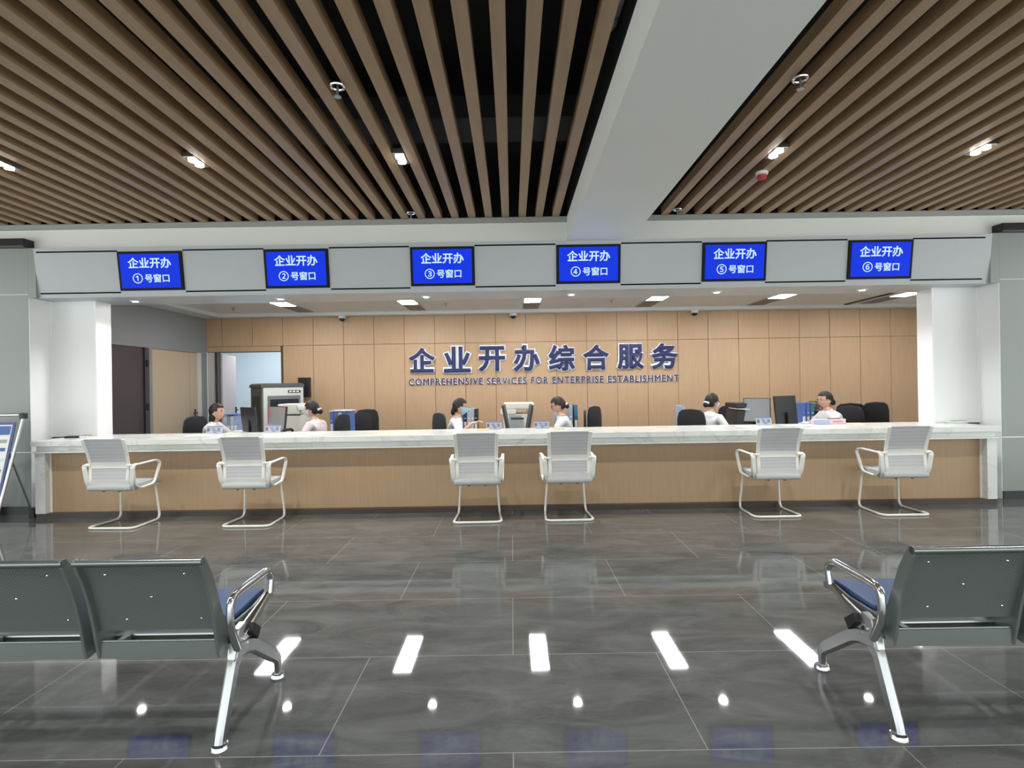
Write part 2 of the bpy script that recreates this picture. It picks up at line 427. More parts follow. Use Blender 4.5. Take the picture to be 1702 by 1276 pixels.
# room behind the open doorway
mb = MB().box(-7.4, -3.6, 13.2, 13.3, 0, 2.9).box(-7.4, -7.3, WY+.12, 13.2, 0, 2.9).box(-3.7, -3.6, WY+.12, 13.2, 0, 2.9)
bluew = mat('pale_blue_wall', 'd5e2ea', .7)
struct('wall_far_room', mb, bluew)
struct('ceiling_far_room', MB().box(-7.4, -3.6, WY+.12, 13.3, 2.9, 2.95), white)
area('far_room_light', (-5.4, 11.6, 2.85), 1.2, 1.2, 36, (.93, .98, 1))
# space behind the side doors
struct('wall_corridor', MB().box(-7.3, -7.2, 7.0, 10.1, 0, 2.6).box(-7.3, XL-.12, 6.95, 7.0, 0, 2.6).box(-7.3, XL-.12, 10.1, 10.15, 0, 2.6).box(-7.3, XL-.12, 7.0, 10.1, 2.55, 2.6), white)

# doors
def lever(parent, loc, ax, s=1):
    mb = MB()
    if ax == 'x':   # door plane is x = const, room on +x
        mb.box(loc[0], loc[0]+.008, loc[1]-.02, loc[1]+.02, loc[2]-.11, loc[2]+.07)
        mb.tube([(loc[0], loc[1], loc[2]), (loc[0]+.05, loc[1], loc[2]), (loc[0]+.05, loc[1]-.12*s, loc[2])], .011)
    mb.build('door_handle', blackp, parent, bevel=.002)
d1 = tag(MB().box(XL-.06, XL-.02, 8.592, 9.612, .01, 2.095).build('door_1', beige_door), kind='structure')
d1b = tag(MB().box(XL-.06, XL-.02, 9.618, 9.81, .01, 2.095).build('door_2', beige_door), kind='structure')
lever(d1b, (XL-.02, 9.76, 1.0), 'x')
d3 = tag(MB().box(XL-.06, XL-.02, 7.55, 8.40, .01, 2.095).build('door_3', dark_door), kind='structure')
mb = MB().box(XL-.08, XL+.012, 8.40, 8.50, 0, 2.1)
fr = tag(mb.build('trim_11', mat('door_frame_dark', '3f3a3a', .4)), kind='structure')
for z in (.35, 1.16, 1.85): MB().box(XL+.012, XL+.03, 8.42, 8.47, z-.055, z+.055).build('hinge', blackp, fr, bevel=.003)
struct('trim_12', MB().box(XL-.02, XL+.01, 9.81, 9.93, 0, 2.1), gold)
struct('trim_13', MB().box(XL, -5.62, WY+.02, WY+.12, 0, 2.12), gold)
f2 = struct('trim_14', MB().box(-5.62, -5.575, WY+.0, WY+.12, 0, 2.12), mat('door_frame_brown', '4a4042', .4))
for z in (.35, 1.16, 1.85): MB().box(-5.6, -5.585, WY-.015, WY, z-.055, z+.055).build('hinge', blackp, f2, bevel=.003)
d4 = tag(MB().box(0, .82, -.02, .02, .01, 2.1).build('door_4', pink_door), kind='structure')
d4.location = (-5.575, WY+.14, 0); d4.rotation_euler = (0, 0, math.radians(101))
MB().box(.74, .77, -.04, .04, .9, 1.06).tube([(.755, -.03, 1.0), (.755, -.07, 1.0), (.65, -.07, 1.0)], .011).tube([(.755, .03, 1.0), (.755, .07, 1.0), (.65, .07, 1.0)], .011).build('door_handle', blackp, d4)

# ------------------------------------------------------------------ slat ceiling
SP, SZ = .1955, 3.378
def slat(x, label, group, i):
    w = .042
    o = MB().box(x-w, x+w, -4.5, 6.262, SZ, SZ+.09).build('ceiling_slat', slat_m)
    return tag(o, label, 'ceiling slat', group)
s0 = slat(0, 'x', 'x', 0)
def place_slats(xs, label, group):
    for x in xs:
        o = s0.copy(); C.objects.link(o); o.location.x = x; o['label'] = label; o['group'] = group
place_slats([-.046+SP*k for k in range(-42, 4)], 'long brown wood-look ceiling slat in the slat field left of the white beam', 'ceiling slats left of the beam')
place_slats([1.814+SP*k for k in range(0, 34)], 'long brown wood-look ceiling slat in the slat field right of the white beam', 'ceiling slats right of the beam')
bpy.data.objects.remove(s0)
# service ducts and bearers above the slats
mb = MB().box(-9, .6, 4.4, 4.85, 3.62, 3.8); tag(mb.build('air_duct', duct_m), 'dark air duct crossing above the slats left of the beam', 'duct')
o = tag(MB().lathe([(.01, -.7), (.045, -.69), (.048, 0), (.044, .15), (.03, .2), (.01, .21)], n=24, axis='y').build('lagged_pipe', mat('pipe_wrap', 'a9aca8', .6), smooth=True), 'pale wrapped pipe end with black marks, above the gap beside the white beam', 'pipe')
o.location = (.622, 3.05, 3.58)
mk = mesh_obj('marking', text_mesh('DN', .02, .002, height=.035), blackp, o, (-.005, .06, -.0495)); mk.rotation_euler = (-PI/2, 0, 0)

# twin spot lamps in the slat ceiling
def twin(x, label):
    t = thing('twin_spotlight', label, 'spotlight', (x, 4.6, SZ-.005), 0, 'twin spotlights in the slat ceiling')
    MB().box(-.05, .05, -.11, .11, 0, .05).build('housing', satin, t, bevel=.004)
    for y in (-.05, .05):
        MB().lathe([(.034, -.012), (.034, .0)], 0, y, n=20).build('lamp', lampm, t, smooth=True)
    spot('spot_light', (0, 0, -.03), 95, 120, .8, .05, parent=t)
    return t
for x, lb in ((-4.34, 'lit twin spotlight at the far left end of the spotlight row, above screen one'),
              (-2.685, 'lit twin spotlight above the gap between screens one and two'),
              (-.926, 'lit twin spotlight above screen three, next to the white beam on its left'),
              (2.303, 'lit twin spotlight right of the white beam, beside the red detector'),
              (4.06, 'lit twin spotlight in the right slat field, above screen six')):
    twin(x, lb)
# added twin spotlights out of view, extending the row to light the hall
for yy in (1.6, -1.4):
    for x in (-6.0, -2.685, -.926, 2.303, 4.06, 7.0):
        t = thing('twin_spotlight', 'added twin spotlight in the slat ceiling, out of view, lighting the hall', 'spotlight', (x, yy, SZ-.005), 0, 'added twin spotlights out of view')
        MB().box(-.05, .05, -.11, .11, 0, .05).build('housing', satin, t, bevel=.004)
        for y in (-.05, .05): MB().lathe([(.034, -.012), (.034, .0)], 0, y, n=20).build('lamp', lampm, t, smooth=True)
        spot('spot_light', (0, 0, -.03), 70, 120, .8, .05, parent=t)
# sprinklers, detector
def sprinkler(px, py, label, drop=True, z=SZ-.03):
    u, v = px-851, 640-py; v2 = v-u*TH; Y = (z-H)*F/v2; x, zz = at(px, py, Y)
    t = thing('sprinkler', label, 'sprinkler', (x, Y, z), 0, 'ceiling sprinklers')
    mb = MB(); mb.bm.free(); mb.bm = bmesh.new()
    mb.sweep([(.042*math.cos(a*PI/12), .042*math.sin(a*PI/12), .012) for a in range(24)], circle_sec(.009, 8), closed=True)
    mb.build('escutcheon', chrome, t, smooth=True)
    if drop: MB().lathe([(.008, .03), (.008, -.045), (.024, -.05), (.024, -.056)], n=14).build('sprinkler_head', satin, t, smooth=True)
sprinkler(561, 147, 'chrome sprinkler in the left slat field nearest the viewer')
sprinkler(683, 356, 'small sprinkler at the far edge of the left slat field, above screen two')
sprinkler(1330, 134, 'chrome sprinkler ring in the right slat field nearest the viewer')
sprinkler(1126, 350, 'small sprinkler in the far corner of the right slat field beside the white beam')
u, v = 1266-851, 640-293; Y = (3.34-H)*F/(v-u*TH); x, _ = at(1266, 293, Y)
t = thing('smoke_detector', 'red and white smoke detector on the slats right of the white beam', 'detector', (x, Y, 3.34))
MB().lathe([(.055, .04), (.055, .015), (.045, .01)], n=24).build('base', clipw, t, smooth=True)
MB().lathe([(.042, .012), (.042, -.02), (.03, -.03)], n=24).build('detector_cap', redm, t, smooth=True)

# ------------------------------------------------------------------ fascia screens
scr_blue = mat('screen_blue', (.0, .0, .01), .6, spec=.12); _b = scr_blue.node_tree.nodes['Principled BSDF']
_b.inputs['Emission Color'].default_value = (.006, .045, .88, 1); _b.inputs['Emission Strength'].default_value = .5
scr_txt = mat('screen_text', (.02, .02, .02), .4, spec=.2); _b = scr_txt.node_tree.nodes['Principled BSDF']
_b.inputs['Emission Color'].default_value = (.70, .96, 1, 1); _b.inputs['Emission Strength'].default_value = .52
line1 = text_mesh('企业开办', .022, .002, width=.50)
line2 = text_mesh('号窗口', .018, .002, width=.285)
for i in range(6):
    X = -4.18+1.697*i
    t = thing('display_screen', 'wall screen in a black frame showing window number %d in white on blue' % (i+1), 'screen', (X, fy(2.812), 2.812), 0, 'blue window screens on the fascia')
    t.rotation_euler = (math.atan(.067/.545), 0, 0)
    W, Hh = .745/2, .447/2
    MB().box(-W, W, -.022, .03, -Hh, Hh).build('screen_frame', mat('screen_frame_black%d' % i, '0e1018', .6, spec=.2), t, bevel=.004)
    p = MB().box(-W+.030, W-.030, -.026, -.02, -Hh+.028, Hh-.030).build('display', scr_blue, t)
    mesh_obj('lettering', line1, scr_txt, p, (0, -.028, .09)) if i == 0 else mesh_obj('lettering', line1.copy(), scr_txt, p, (0, -.028, .09))
    mesh_obj('lettering', line2.copy(), scr_txt, p, (.075, -.028, -.085))
    mesh_obj('lettering', text_mesh('①②③④⑤⑥'[i], .008, .002, height=.115), scr_txt, p, (-.15, -.028, -.085))
# downlights in the soffit
for i in range(6):
    X = -4.61+1.786*i
    t = thing('downlight', 'round lit downlight in the soffit below screen %d' % (i+1), 'downlight', (X, 6.57, 2.52), 0, 'round downlights in the soffit')
    MB().lathe([(.062, 0), (.062, -.006), (.05, -.008)], n=28).build('trim_ring', clipw, t, smooth=True)
    MB().lathe([(.031, -.007), (.031, -.010)], n=24).build('lens', lampm, t)
    spot('spot_light', (0, 0, -.02), 60, 135, .9, .045, parent=t)
# staff ceiling lights and vents
for i in range(6):
    X = .36+2.06*(i-2)  # last panel is added out of view to brighten the wall's right end
    nm = ['left end', 'second from left', 'middle', 'fourth from left', 'fifth from left', 'far right end behind the pillar, added unseen'][i]
    t = thing('ceiling_light', 'long bright LED ceiling panel over the staff area, %s' % nm, 'ceiling light', (X, 8.48, 2.82), 0, 'LED panels over the staff area')
    MB().box(-.15, .15, -.57, .57, -.012, 0).build('frame', clipw, t)
    MB().box(-.13, .13, -.55, .55, -.014, -.010).build('diffuser', led, t)
    t = thing('ceiling_vent', 'grey slotted air vent behind the LED panel at the %s' % nm, 'vent', (X, 9.42, 2.82), 0, 'grey vents over the staff area')
    MB().box(-.15, .15, -.36, .40, -.01, 0).build('frame', trimg, t)
    MB().box(-.13, .13, -.34, .38, -.013, -.009).build('slots', mat('vent_grey%d' % i, '6f6d6d', .5), t)
# dome cameras, small sprinklers, detector on staff ceiling
for px, lb in ((568, 'small white dome camera at the back wall, left of the wall lettering'), (853, 'small white dome camera above the middle of the wall lettering'), (1155, 'small white dome camera at the back wall, right of the wall lettering')):
    x, _ = at(px, 524, 10.0)
    t = thing('dome_camera', lb, 'camera', (x, 10.02, 2.76), 0, 'dome cameras at the back wall')
    MB().lathe([(.07, 0), (.07, -.04), (.055, -.05)], n=24).build('housing', clipw, t, smooth=True)
    MB().lathe([(.052, -.045), (.05, -.07), (.035, -.09), (.01, -.1)], n=24).build('lens_dome', blackp, t, smooth=True)
for px, py, lb in ((388, 513, 'small sprinkler in the staff ceiling near the left tray corner'), (741, 506, 'small sprinkler in the staff ceiling above the lettering'), (1017, 500, 'small sprinkler in the staff ceiling right of the red detector')):
    u, v = px-851, 640-py; Y = (2.80-H)*F/(v-u*TH); x, _ = at(px, py, Y)
    t = thing('sprinkler', lb, 'sprinkler', (x, Y, 2.82), 0, 'staff ceiling sprinklers')
    MB().lathe([(.035, 0), (.035, -.008)], n=20).build('escutcheon', satin, t)
    MB().lathe([(.01, -.008), (.01, -.045), (.022, -.05), (.022, -.055)], n=14).build('sprinkler_head', satin, t)
u, v = 995-851, 640-491; Y = (2.80-H)*F/(v-u*TH); x, _ = at(995, 491, Y)
t = thing('fire_detector', 'small dark red detector in the staff ceiling above the lettering', 'detector', (x, Y, 2.82))
MB().lathe([(.05, 0), (.05, -.02)], n=24).build('base', clipw, t)
MB().lathe([(.042, -.02), (.042, -.035), (.02, -.045)], n=24).build('detector_cap', redm, t, smooth=True)

# ------------------------------------------------------------------ wall lettering
sign_blue = mat('sign_blue', '141c58', .4); sign_white = mat('sign_white', 'eef0f6', .4, emit=0)
cx = [701.4, 759.9, 817.4, 875.2, 933.7, 990.6, 1048.2, 1104.5]
names = ['first', 'second', 'third', 'fourth', 'fifth', 'sixth', 'seventh', 'last']
for i, ch in enumerate('企业开办综合服务'):
    px = cx[i]; py = 598.2-(px-701)*.0157*1.05
    X, Z = at(px, py, 10.08)
    t = thing('wall_character', 'large raised navy character with white edge on the back wall, %s of the eight' % names[i], 'letter', (X, 10.10, Z), 0, 'large characters on the back wall')
    mesh_obj('backing', text_mesh(ch, .085, .03, width=.558), sign_white, t, (0, .0, 0))
    mesh_obj('face', text_mesh(ch, .030, .02, width=.500), sign_blue, t, (0, -.028, 0))
def islands(me):
    bm = bmesh.new(); bm.from_mesh(me); bmesh.ops.remove_doubles(bm, verts=bm.verts, dist=2e-5); bm.verts.index_update(); bm.verts.ensure_lookup_table(); seen = set(); out = []
    for v in bm.verts:
        if v.index in seen: continue
        st, comp = [v], []
        seen.add(v.index)
        while st:
            q = st.pop(); comp.append(q.index)
            for e in q.link_edges:
                w = e.other_vert(q)
                if w.index not in seen: seen.add(w.index); st.append(w)
        out.append(set(comp))
    res = []
    for comp in out:
        idx = sorted(comp); mp = {k: n for n, k in enumerate(idx)}
        co = [bm.verts[k].co.copy() for k in idx]
        fs = [[mp[v.index] for v in f.verts] for f in bm.faces if f.verts[0].index in comp]
        res.append((co, fs))
    bm.free()
    res.sort(key=lambda r: sum(c.x for c in r[0])/len(r[0]))
    return res
sent = 'COMPREHENSIVE SERVICES FOR ENTERPRISE ESTABLISHMENT'
def line_islands(fat, depth):
    me = text_mesh(sent, fat, depth, height=1, space=1.18)
    W = max(v.co.x for v in me.vertices)*2
    for v in me.vertices: v.co.x *= 5.10/W; v.co.z *= .125
    me.update(); return islands(me)
A_, B_ = line_islands(.012, .012), line_islands(.055, .012)
flat_letters = sent.replace(' ', '')
wordof = []
for w_ in sent.split():
    for k, c_ in enumerate(w_): wordof.append((w_, k))
ordn = ['first', 'second', 'third', 'fourth', 'fifth', 'sixth', 'seventh', 'eighth', 'ninth', 'tenth', 'eleventh', 'twelfth', 'thirteenth']
xc, zc = at(904, 631.6, 10.10)
print('LETTER ISLANDS', len(A_), len(B_), len(flat_letters))
if len(A_) == len(flat_letters):
    for i, (co, fs) in enumerate(A_):
        mx = sum(c.x for c in co)/len(co); w_, k = wordof[i]
        t = thing('wall_letter', 'small navy letter %s edged in white, %s letter of %s on the back wall' % (flat_letters[i], ordn[k], w_.capitalize()), 'letter', (xc+mx, 10.118, zc), 0, 'small letters on the back wall')
        for nm, dat, m, yy in (('backing', B_, sign_white, 0), ('face', A_, sign_blue, -.012)):
            co2, fs2 = dat[i] if len(dat) == len(A_) else (co, fs)
            me = bpy.data.meshes.new(nm); me.from_pydata([(c.x-mx, c.y, c.z) for c in co2], [], fs2)
            mesh_obj(nm, me, m, t, (0, yy, 0))

# ------------------------------------------------------------------ counter
t = thing('service_counter', 'long white marble service counter with pale wood front and dark kick strip', 'counter', (0, 6.3, 0))
def lb(mb): return mb
MB().box(-5.38, 5.44, -.34, .45, .812, .873).build('worktop', marb, t, bevel=.004)
MB().box(-5.36, 5.42, -.285, .45, .752, .812).box(-5.36, 5.42, -.335, .45, .738, .752).build('apron', marb, t)
for x0, x1 in ((-5.36, -5.25), (5.31, 5.42)): MB().box(x0, x1, -.31, .45, .055, .738).build('side_panel', marb, t, bevel=.003)
MB().box(-5.25, 5.31, -.22, -.18, .055, .738).build('front_panel', woodc, t)
MB().box(-5.36, 5.42, -.30, .40, 0, .055).build('kick_strip', kick, t)
for x in (-5.246, 5.305): MB().box(x-.004, x+.004, -.235, -.22, .055, .738).build('edge_strip', groove, t)

# ------------------------------------------------------------------ white visitor chairs
def make_visitor_chair():
    t = thing('visitor_chair', 'x', 'chair')
    # cantilever frame
    half = [(-.17, .12, .405), (-.195, .185, .40), (-.225, .215, .012), (-.25, -.215, .012)]
    pts = half+[(-x, y, z) for x, y, z in half[::-1]]
    MB().tube(fillet(pts, .075, 6), .0125, 12).build('base_frame', chairtube, t, smooth=True)
    MB().tube([(-.17, .12, .405), (-.17, -.12, .395)], .011).tube([(.17, .12, .405), (.17, -.12, .395)], .011).build('seat_rail', chairtube, t, smooth=True)
    for x in (-.085, .085): MB().lathe([(.012, -.015), (.012, .02)], x, -.18, n=12, cz=.395).build('bolt', blackp, t)
    # seat pad: rounded prism with a soft top
    pr = [(-.232, .408), (-.228, .440), (-.205, .458), (-.15, .462), (.1, .468), (.2, .462), (.235, .44), (.225, .415), (.15, .405), (-.15, .388), (-.215, .392)]
    MB().prism(pr, 'x', -.232, .232).build('seat', cush, t, smooth=True, bevel=.012, seg=3)
    MB().box(-.225, .225, -.2, .2, .392, .41).build('seat_shell', chairw, t, bevel=.004)
    # back frame curve in y-z
    curve = [(-.20, .44), (-.212, .50), (-.205, .58), (-.200, .65), (-.222, .76), (-.285, .93)]
    wdt = lambda z: .195+.018*(z-.44)/.49
    for s in (-1, 1):
        path = [Vector((s*wdt(z), y, z)) for y, z in curve]
        MB().sweep(fillet(path, .05, 4), rect_sec(.034, .02), up=(1, 0, 0)).build('back_upright', chairw, t, smooth=True)
    def cy(z):
        for (y0, z0), (y1, z1) in zip(curve, curve[1:]):
            if z <= z1: return y0+(y1-y0)*(z-z0)/(z1-z0)
        return curve[-1][0]
    def band(z0, z1, th, n=8, bulge=.02):
        bm = bmesh.new(); mb = MB(); mb.bm.free(); mb.bm = bm
        rows = [z0+(z1-z0)*i/n for i in range(n+1)]; nx = 8
        grid = []
        for z in rows:
            r = []
            for j in range(nx+1):
                u = -1+2*j/nx; w = wdt(z)-.01
                r.append((u*w, cy(z)-bulge*(1-u*u)*.0+bulge*(1-u*u)*.6, z))
            grid.append(r)
        F0 = [[bm.verts.new((x, y-th/2, z)) for x, y, z in r] for r in grid]
        F1 = [[bm.verts.new((x, y+th/2, z)) for x, y, z in r] for r in grid]
        for i in range(n):
            for j in range(nx):
                bm.faces.new([F0[i][j], F0[i][j+1], F0[i+1][j+1], F0[i+1][j]]); bm.faces.new([F1[i][j], F1[i+1][j], F1[i+1][j+1], F1[i][j+1]])
        for j in range(nx):
            bm.faces.new([F0[0][j], F1[0][j], F1[0][j+1], F0[0][j+1]]); bm.faces.new([F0[n][j], F0[n][j+1], F1[n][j+1], F1[n][j]])
        for i in range(n):
            bm.faces.new([F0[i][0], F0[i+1][0], F1[i+1][0], F1[i][0]]); bm.faces.new([F0[i][nx], F1[i][nx], F1[i+1][nx], F0[i+1][nx]])
        return mb
    band(.50, .925, .004).build('backrest_mesh', meshf, t, smooth=True)
    band(.625, .685, .012, 3).build('lumbar_band', chairw, t, smooth=True)
    band(.455, .498, .016, 3).build('lower_rail', chairw, t, smooth=True)
    band(.918, .932, .010, 2).build('top_rail', cush, t, smooth=True)
    # arm loops
    for s in (-1, 1):
        lp = [(s*.262, -.215, .655), (s*.272, .10, .672), (s*.272, .165, .64), (s*.262, .08, .425), (s*.252, -.11, .405), (s*.25, -.185, .45)]
        MB().sweep(fillet_loop(lp, .045, 5), rect_sec(.032, .016), closed=True, up=(1, 0, 0), flat=True).build('armrest', chairw, t, smooth=True)
        # wide rear gusset tying the arm to the back
        MB().sweep(fillet([(s*.262, -.16, .664), (s*.258, -.222, .655), (s*.25, -.212, .57), (s*.238, -.205, .47), (s*.215, -.17, .405)], .04, 4), rect_sec(.046, .013), up=(1, 0, 0)).build('arm_bracket', chairw, t, smooth=True)
        MB().box(*sorted((s*.195, s*.262)), -.225, -.195, .648, .667).build('arm_link', chairw, t, bevel=.004)
        MB().box(min(s*.15, s*.25), max(s*.15, s*.25), -.12, -.09, .395, .412).box(min(s*.15, s*.25), max(s*.15, s*.25), .05, .08, .40, .418).build('arm_mount', chairw, t)
    return t
vc = make_visitor_chair()
chairs = [(-4.14, 5.70, -3, 'white mesh visitor chair below screen one, nearest the notice stand'),
          (-2.76, 5.70, -1, 'white mesh visitor chair below screen two'),
          (-.38, 5.71, 1, 'white mesh visitor chair below screen three, facing the masked clerk'),
          (.575, 5.74, 1, 'white mesh visitor chair below screen four'),
          (2.74, 5.75, 0, 'white mesh visitor chair below screen five, left of the chair at the right end'),
          (4.06, 5.74, 0, 'white mesh visitor chair below screen six, nearest the counter right end')]
for i, (x, y, r, lbl) in enumerate(chairs):
    o = vc if i == 0 else copy_tree(vc)
    o.location = (x, y, 0); o.rotation_euler = (0, 0, math.radians(r)); o['label'] = lbl; o['group'] = 'white visitor chairs in front of the counter'

# ------------------------------------------------------------------ waiting benches
# local: seats along x, viewer side is -y; the end nearest the aisle at x = 0, seats towards -x
def make_bench(label, n=3):
    t = thing('waiting_bench', label, 'bench')
    SW, PT = .494, .535
    L = n*PT
    MB().box(-L+.02, -.01, .14, .205, .325, .40).build('beam', satin, t, bevel=.008)
    # side profile of a seat shell: back top -> lumbar -> seat -> front
    prof = [(-.045, .765), (-.010, .71), (.018, .62), (.045, .52), (.062, .45), (.10, .415), (.2, .398), (.36, .405), (.49, .425), (.54, .405)]
    prof_v = fillet([(0, y, z) for y, z in prof], .06, 3)
    for i in range(n):
        xr = -.022-i*PT; xl = xr-SW
        # perforated back sheet
        bp = fillet([(0, y, z) for y, z in [(-.045, .755), (-.008, .70), (.022, .61), (.05, .51), (.062, .45)]], .05, 4)
        mb = MB(); bm = mb.bm
        a = [[bm.verts.new((x, p.y+d, p.z)) for p in bp] for x in (xl+.01, xr-.01) for d in (0, .004)]
        for k in range(len(bp)-1):
            bm.faces.new([a[0][k], a[2][k], a[2][k+1], a[0][k+1]]); bm.faces.new([a[1][k], a[1][k+1], a[3][k+1], a[3][k]])
        sh = mb.build('backrest', perf, t, smooth=True)
        MB().tube([(xl, -.047, .757), (xr, -.047, .757)], .0155, 14).build('top_roll', benchtop, sh, smooth=True)
        for (bx, bz) in ((.09, .70), (.40, .70), (.25, .60), (.13, .50), (.43, .50)):
            yy = -.008+(.70-bz)*.30-.004
            MB().ell((xl+bx, yy, bz), (.0045, .003, .0045), 8, 6).build('rivet', chrome, sh)
        # seat pan and blue pad
        pan = MB(); bm = pan.bm
        sp = [(.215, .400), (.25, .395), (.28, .395), (.40, .402), (.49, .42), (.535, .40)]
        A = [[bm.verts.new((x, y, z+d)) for y, z in sp] for x in (xl+.01, xr-.01) for d in (0, .004)]
        for k in range(len(sp)-1):
            bm.faces.new([A[0][k], A[0][k+1], A[2][k+1], A[2][k]]); bm.faces.new([A[1][k], A[3][k], A[3][k+1], A[1][k+1]])
        pan.build('seat_pan', perf, t)
        MB().prism([(.215, .43), (.22, .41), (.26, .402), (.42, .41), (.51, .43), (.50, .45), (.42, .448), (.26, .44), (.22, .44)], 'x', xl+.025, xr-.025).build('seat_pad', seatblue, t, smooth=True, bevel=.008)
        # solid side frames (curved plates)
        outer = [(-.06, .768), (-.035, .775), (-.01, .742), (.028, .67), (.062, .58), (.092, .50), (.118, .45), (.19, .425), (.35, .425), (.50, .445), (.55, .42),
                 (.54, .395), (.48, .40), (.35, .38), (.20, .37), (.13, .345), (.075, .335), (.06, .335), (.045, .40), (.030, .48), (.01, .57), (-.02, .66), (-.055, .74)]
        for x in (xl, xr-.012): MB().prism(outer, 'x', x, x+.012).build('side_frame', benchgrey, t, bevel=.003)
        # lower closing plate under the slot
        MB().box(xl+.012, xr-.012, .062, .068, .335, .405).build('rear_plate', benchgrey, t)
        MB().tube([(xl+.012, .065, .405), (xr-.012, .065, .405)], .005, 8).build('plate_edge', benchtop, t, smooth=True)
        MB().box(xl+.06, xl+.085, .064, .135, .36, .40).build('bracket', benchgrey, t)
    # end frames with armrest and cast legs
    for e, x in ((0, .0), (1, -L-.0)):
        sg = 1 if e == 0 else -1
        leg = MB()
        leg.sweep(fillet([(x, .20, .355), (x, .125, .29), (x, .022, .05), (x, .012, .018)], .03, 5), rect_sec(.036, .055), up=(1, 0, 0), scale=None)
        leg.build('rear_leg', satin, t, smooth=True)
        leg = MB()
        path = fillet([(x, .12, .33), (x, .26, .30), (x, .50, .12), (x, .535, .085), (x, .535, .018)], .06, 5)
        n_ = len(path); leg.sweep(path, rect_sec(.034, .06), up=(1, 0, 0), scale=[1.25-.6*k/(n_-1) for k in range(n_)])
        leg.build('front_leg', satin, t, smooth=True)
        MB().prism([(.10, .30), (.14, .41), (.20, .42), (.30, .33), (.27, .27), (.2, .30), (.13, .25)], 'x', x-.016, x+.016).build('hub', satin, t, bevel=.005)
        MB().prism([(.21, .37), (.235, .40), (.30, .35), (.27, .31)], 'x', *sorted((x-.012*sg, x+.034*sg))).build('end_cap', blackp, t, bevel=.003)
        for y in (.012, .535):
            f = MB().lathe([(.006, .02), (.03, .016), (.036, .004), (.036, 0)], x, y, n=24).build('foot', chrome, t, smooth=True)
        xa = x+.012*sg
        loop = [(xa, .135, .33), (xa, .075, .45), (xa, .085, .555), (xa, .15, .565), (xa, .405, .565), (xa, .455, .53), (xa, .435, .45)]
        arm = MB().sweep(fillet(loop, .07, 6), [(a*1.0, b*1.35) for a, b in circle_sec(.0145, 12)], up=(1, 0, 0)).build('armrest', chrome, t, smooth=True)
        MB().sweep([(x+.008*sg, .46, .47), (x+.008*sg, .42, .442), (x+.008*sg, .18, .35)], rect_sec(.02, .034), up=(1, 0, 0)).build('arm_strut', chrome, t, smooth=True)
        MB().sweep([(x-.006, .44, .445), (x-.006, .16, .385)], rect_sec(.01, .016), up=(1, 0, 0)).build('seat_strut', satin, t, smooth=True)
        MB().lathe([(.007, -.004), (.007, .004)], x+.018*sg, .17, n=10, axis='x', cz=.36).lathe([(.007, -.004), (.007, .004)], x+.018*sg, .20, n=10, axis='x', cz=.33).build('bolt', chrome, t)
    return t
b1 = make_bench('grey perforated steel waiting bench with blue pads, at the left')
b1.location = (-1.175, 2.10, 0); b1['group'] = 'steel waiting benches'
b2 = copy_tree(b1); b2.location = (1.505+3*.535, 2.10, 0); b2['label'] = 'grey perforated steel waiting bench with blue pads, at the right'

# ------------------------------------------------------------------ notice stand
t = thing('notice_stand', 'silver A-frame notice stand with blue and white poster by the left wall', 'notice stand', (-5.41, 5.58, 0), 0)
lean = math.atan(.29/1.17)
def L3(x, s, off=0): return (x, .29*s+off, 1.17*s)       # s 0..1 up the leaning plane
xs0, xs1 = -.66, .0
fr = MB()
for x, k in ((xs1, .05), (xs0, -.05)): fr.sweep([(x-k*.3, 0, .02), (x+k, .285, 1.15)], rect_sec(.03, .024), up=(1, 0, 0))
fr.sweep([(xs0, .295, 1.175), (xs1, .295, 1.175)], rect_sec(.028, .028))
fr.sweep([(xs0+.02, .02, .10), (xs1-.02, .02, .10)], rect_sec(.02, .02))
fr.build('frame', satin, t, smooth=True)
for x in (xs0-.04, xs1+.045): MB().box(x-.032, x+.022, .265, .325, 1.13, 1.195).build('corner_cap', blackp, t, bevel=.01)
for x in (xs0, xs1-.05):
    MB().tube([(x, .20, .80), (x-.01, .50, .05)], .011).build('prop_leg', satin, t, smooth=True)
    MB().box(x-.035, x+.03, .47, .54, 0, .11).build('rubber_foot', blackp, t, bevel=.006)
M = Matrix.Translation((0, -.012, 0)) @ Matrix.Rotation(-lean, 4, 'X')
def pbox(x0, x1, z0, z1, d, m, nm, par):
    return MB().box(x0, x1, -d, -d+.004, z0, z1, M=M).build(nm, m, par)
b = MB().box(xs0+.03, xs1-.01, -.004, .008, .12, 1.13, M=M).build('poster_board', mat('poster_blue_edge', '3a4d86', .4), t)
pbox(xs0+.05, xs1-.035, .19, 1.10, .008, paper, 'poster', b)
pbl = mat('poster_blue', '2c55a0', .4); pgr = mat('poster_grey', '9aa0a0', .5); plt = mat('poster_pale', 'c9dbe8', .5)
pbox(xs0+.06, xs1-.045, .99, 1.085, .012, pbl, 'header', b)
for k, z in enumerate((.92, .83, .72, .60, .48, .36, .25)):
    pbox(xs0+.06, xs1-.06, z-.018, z+.018, .012, (pgr, pbl, plt, pbl, plt, pgr, plt)[k], 'printed_block', b)
for k in range(5): pbox(xs0+.12+.07*k, xs0+.16+.07*k, 1.03, 1.055, .015, plt, 'header_mark', b)

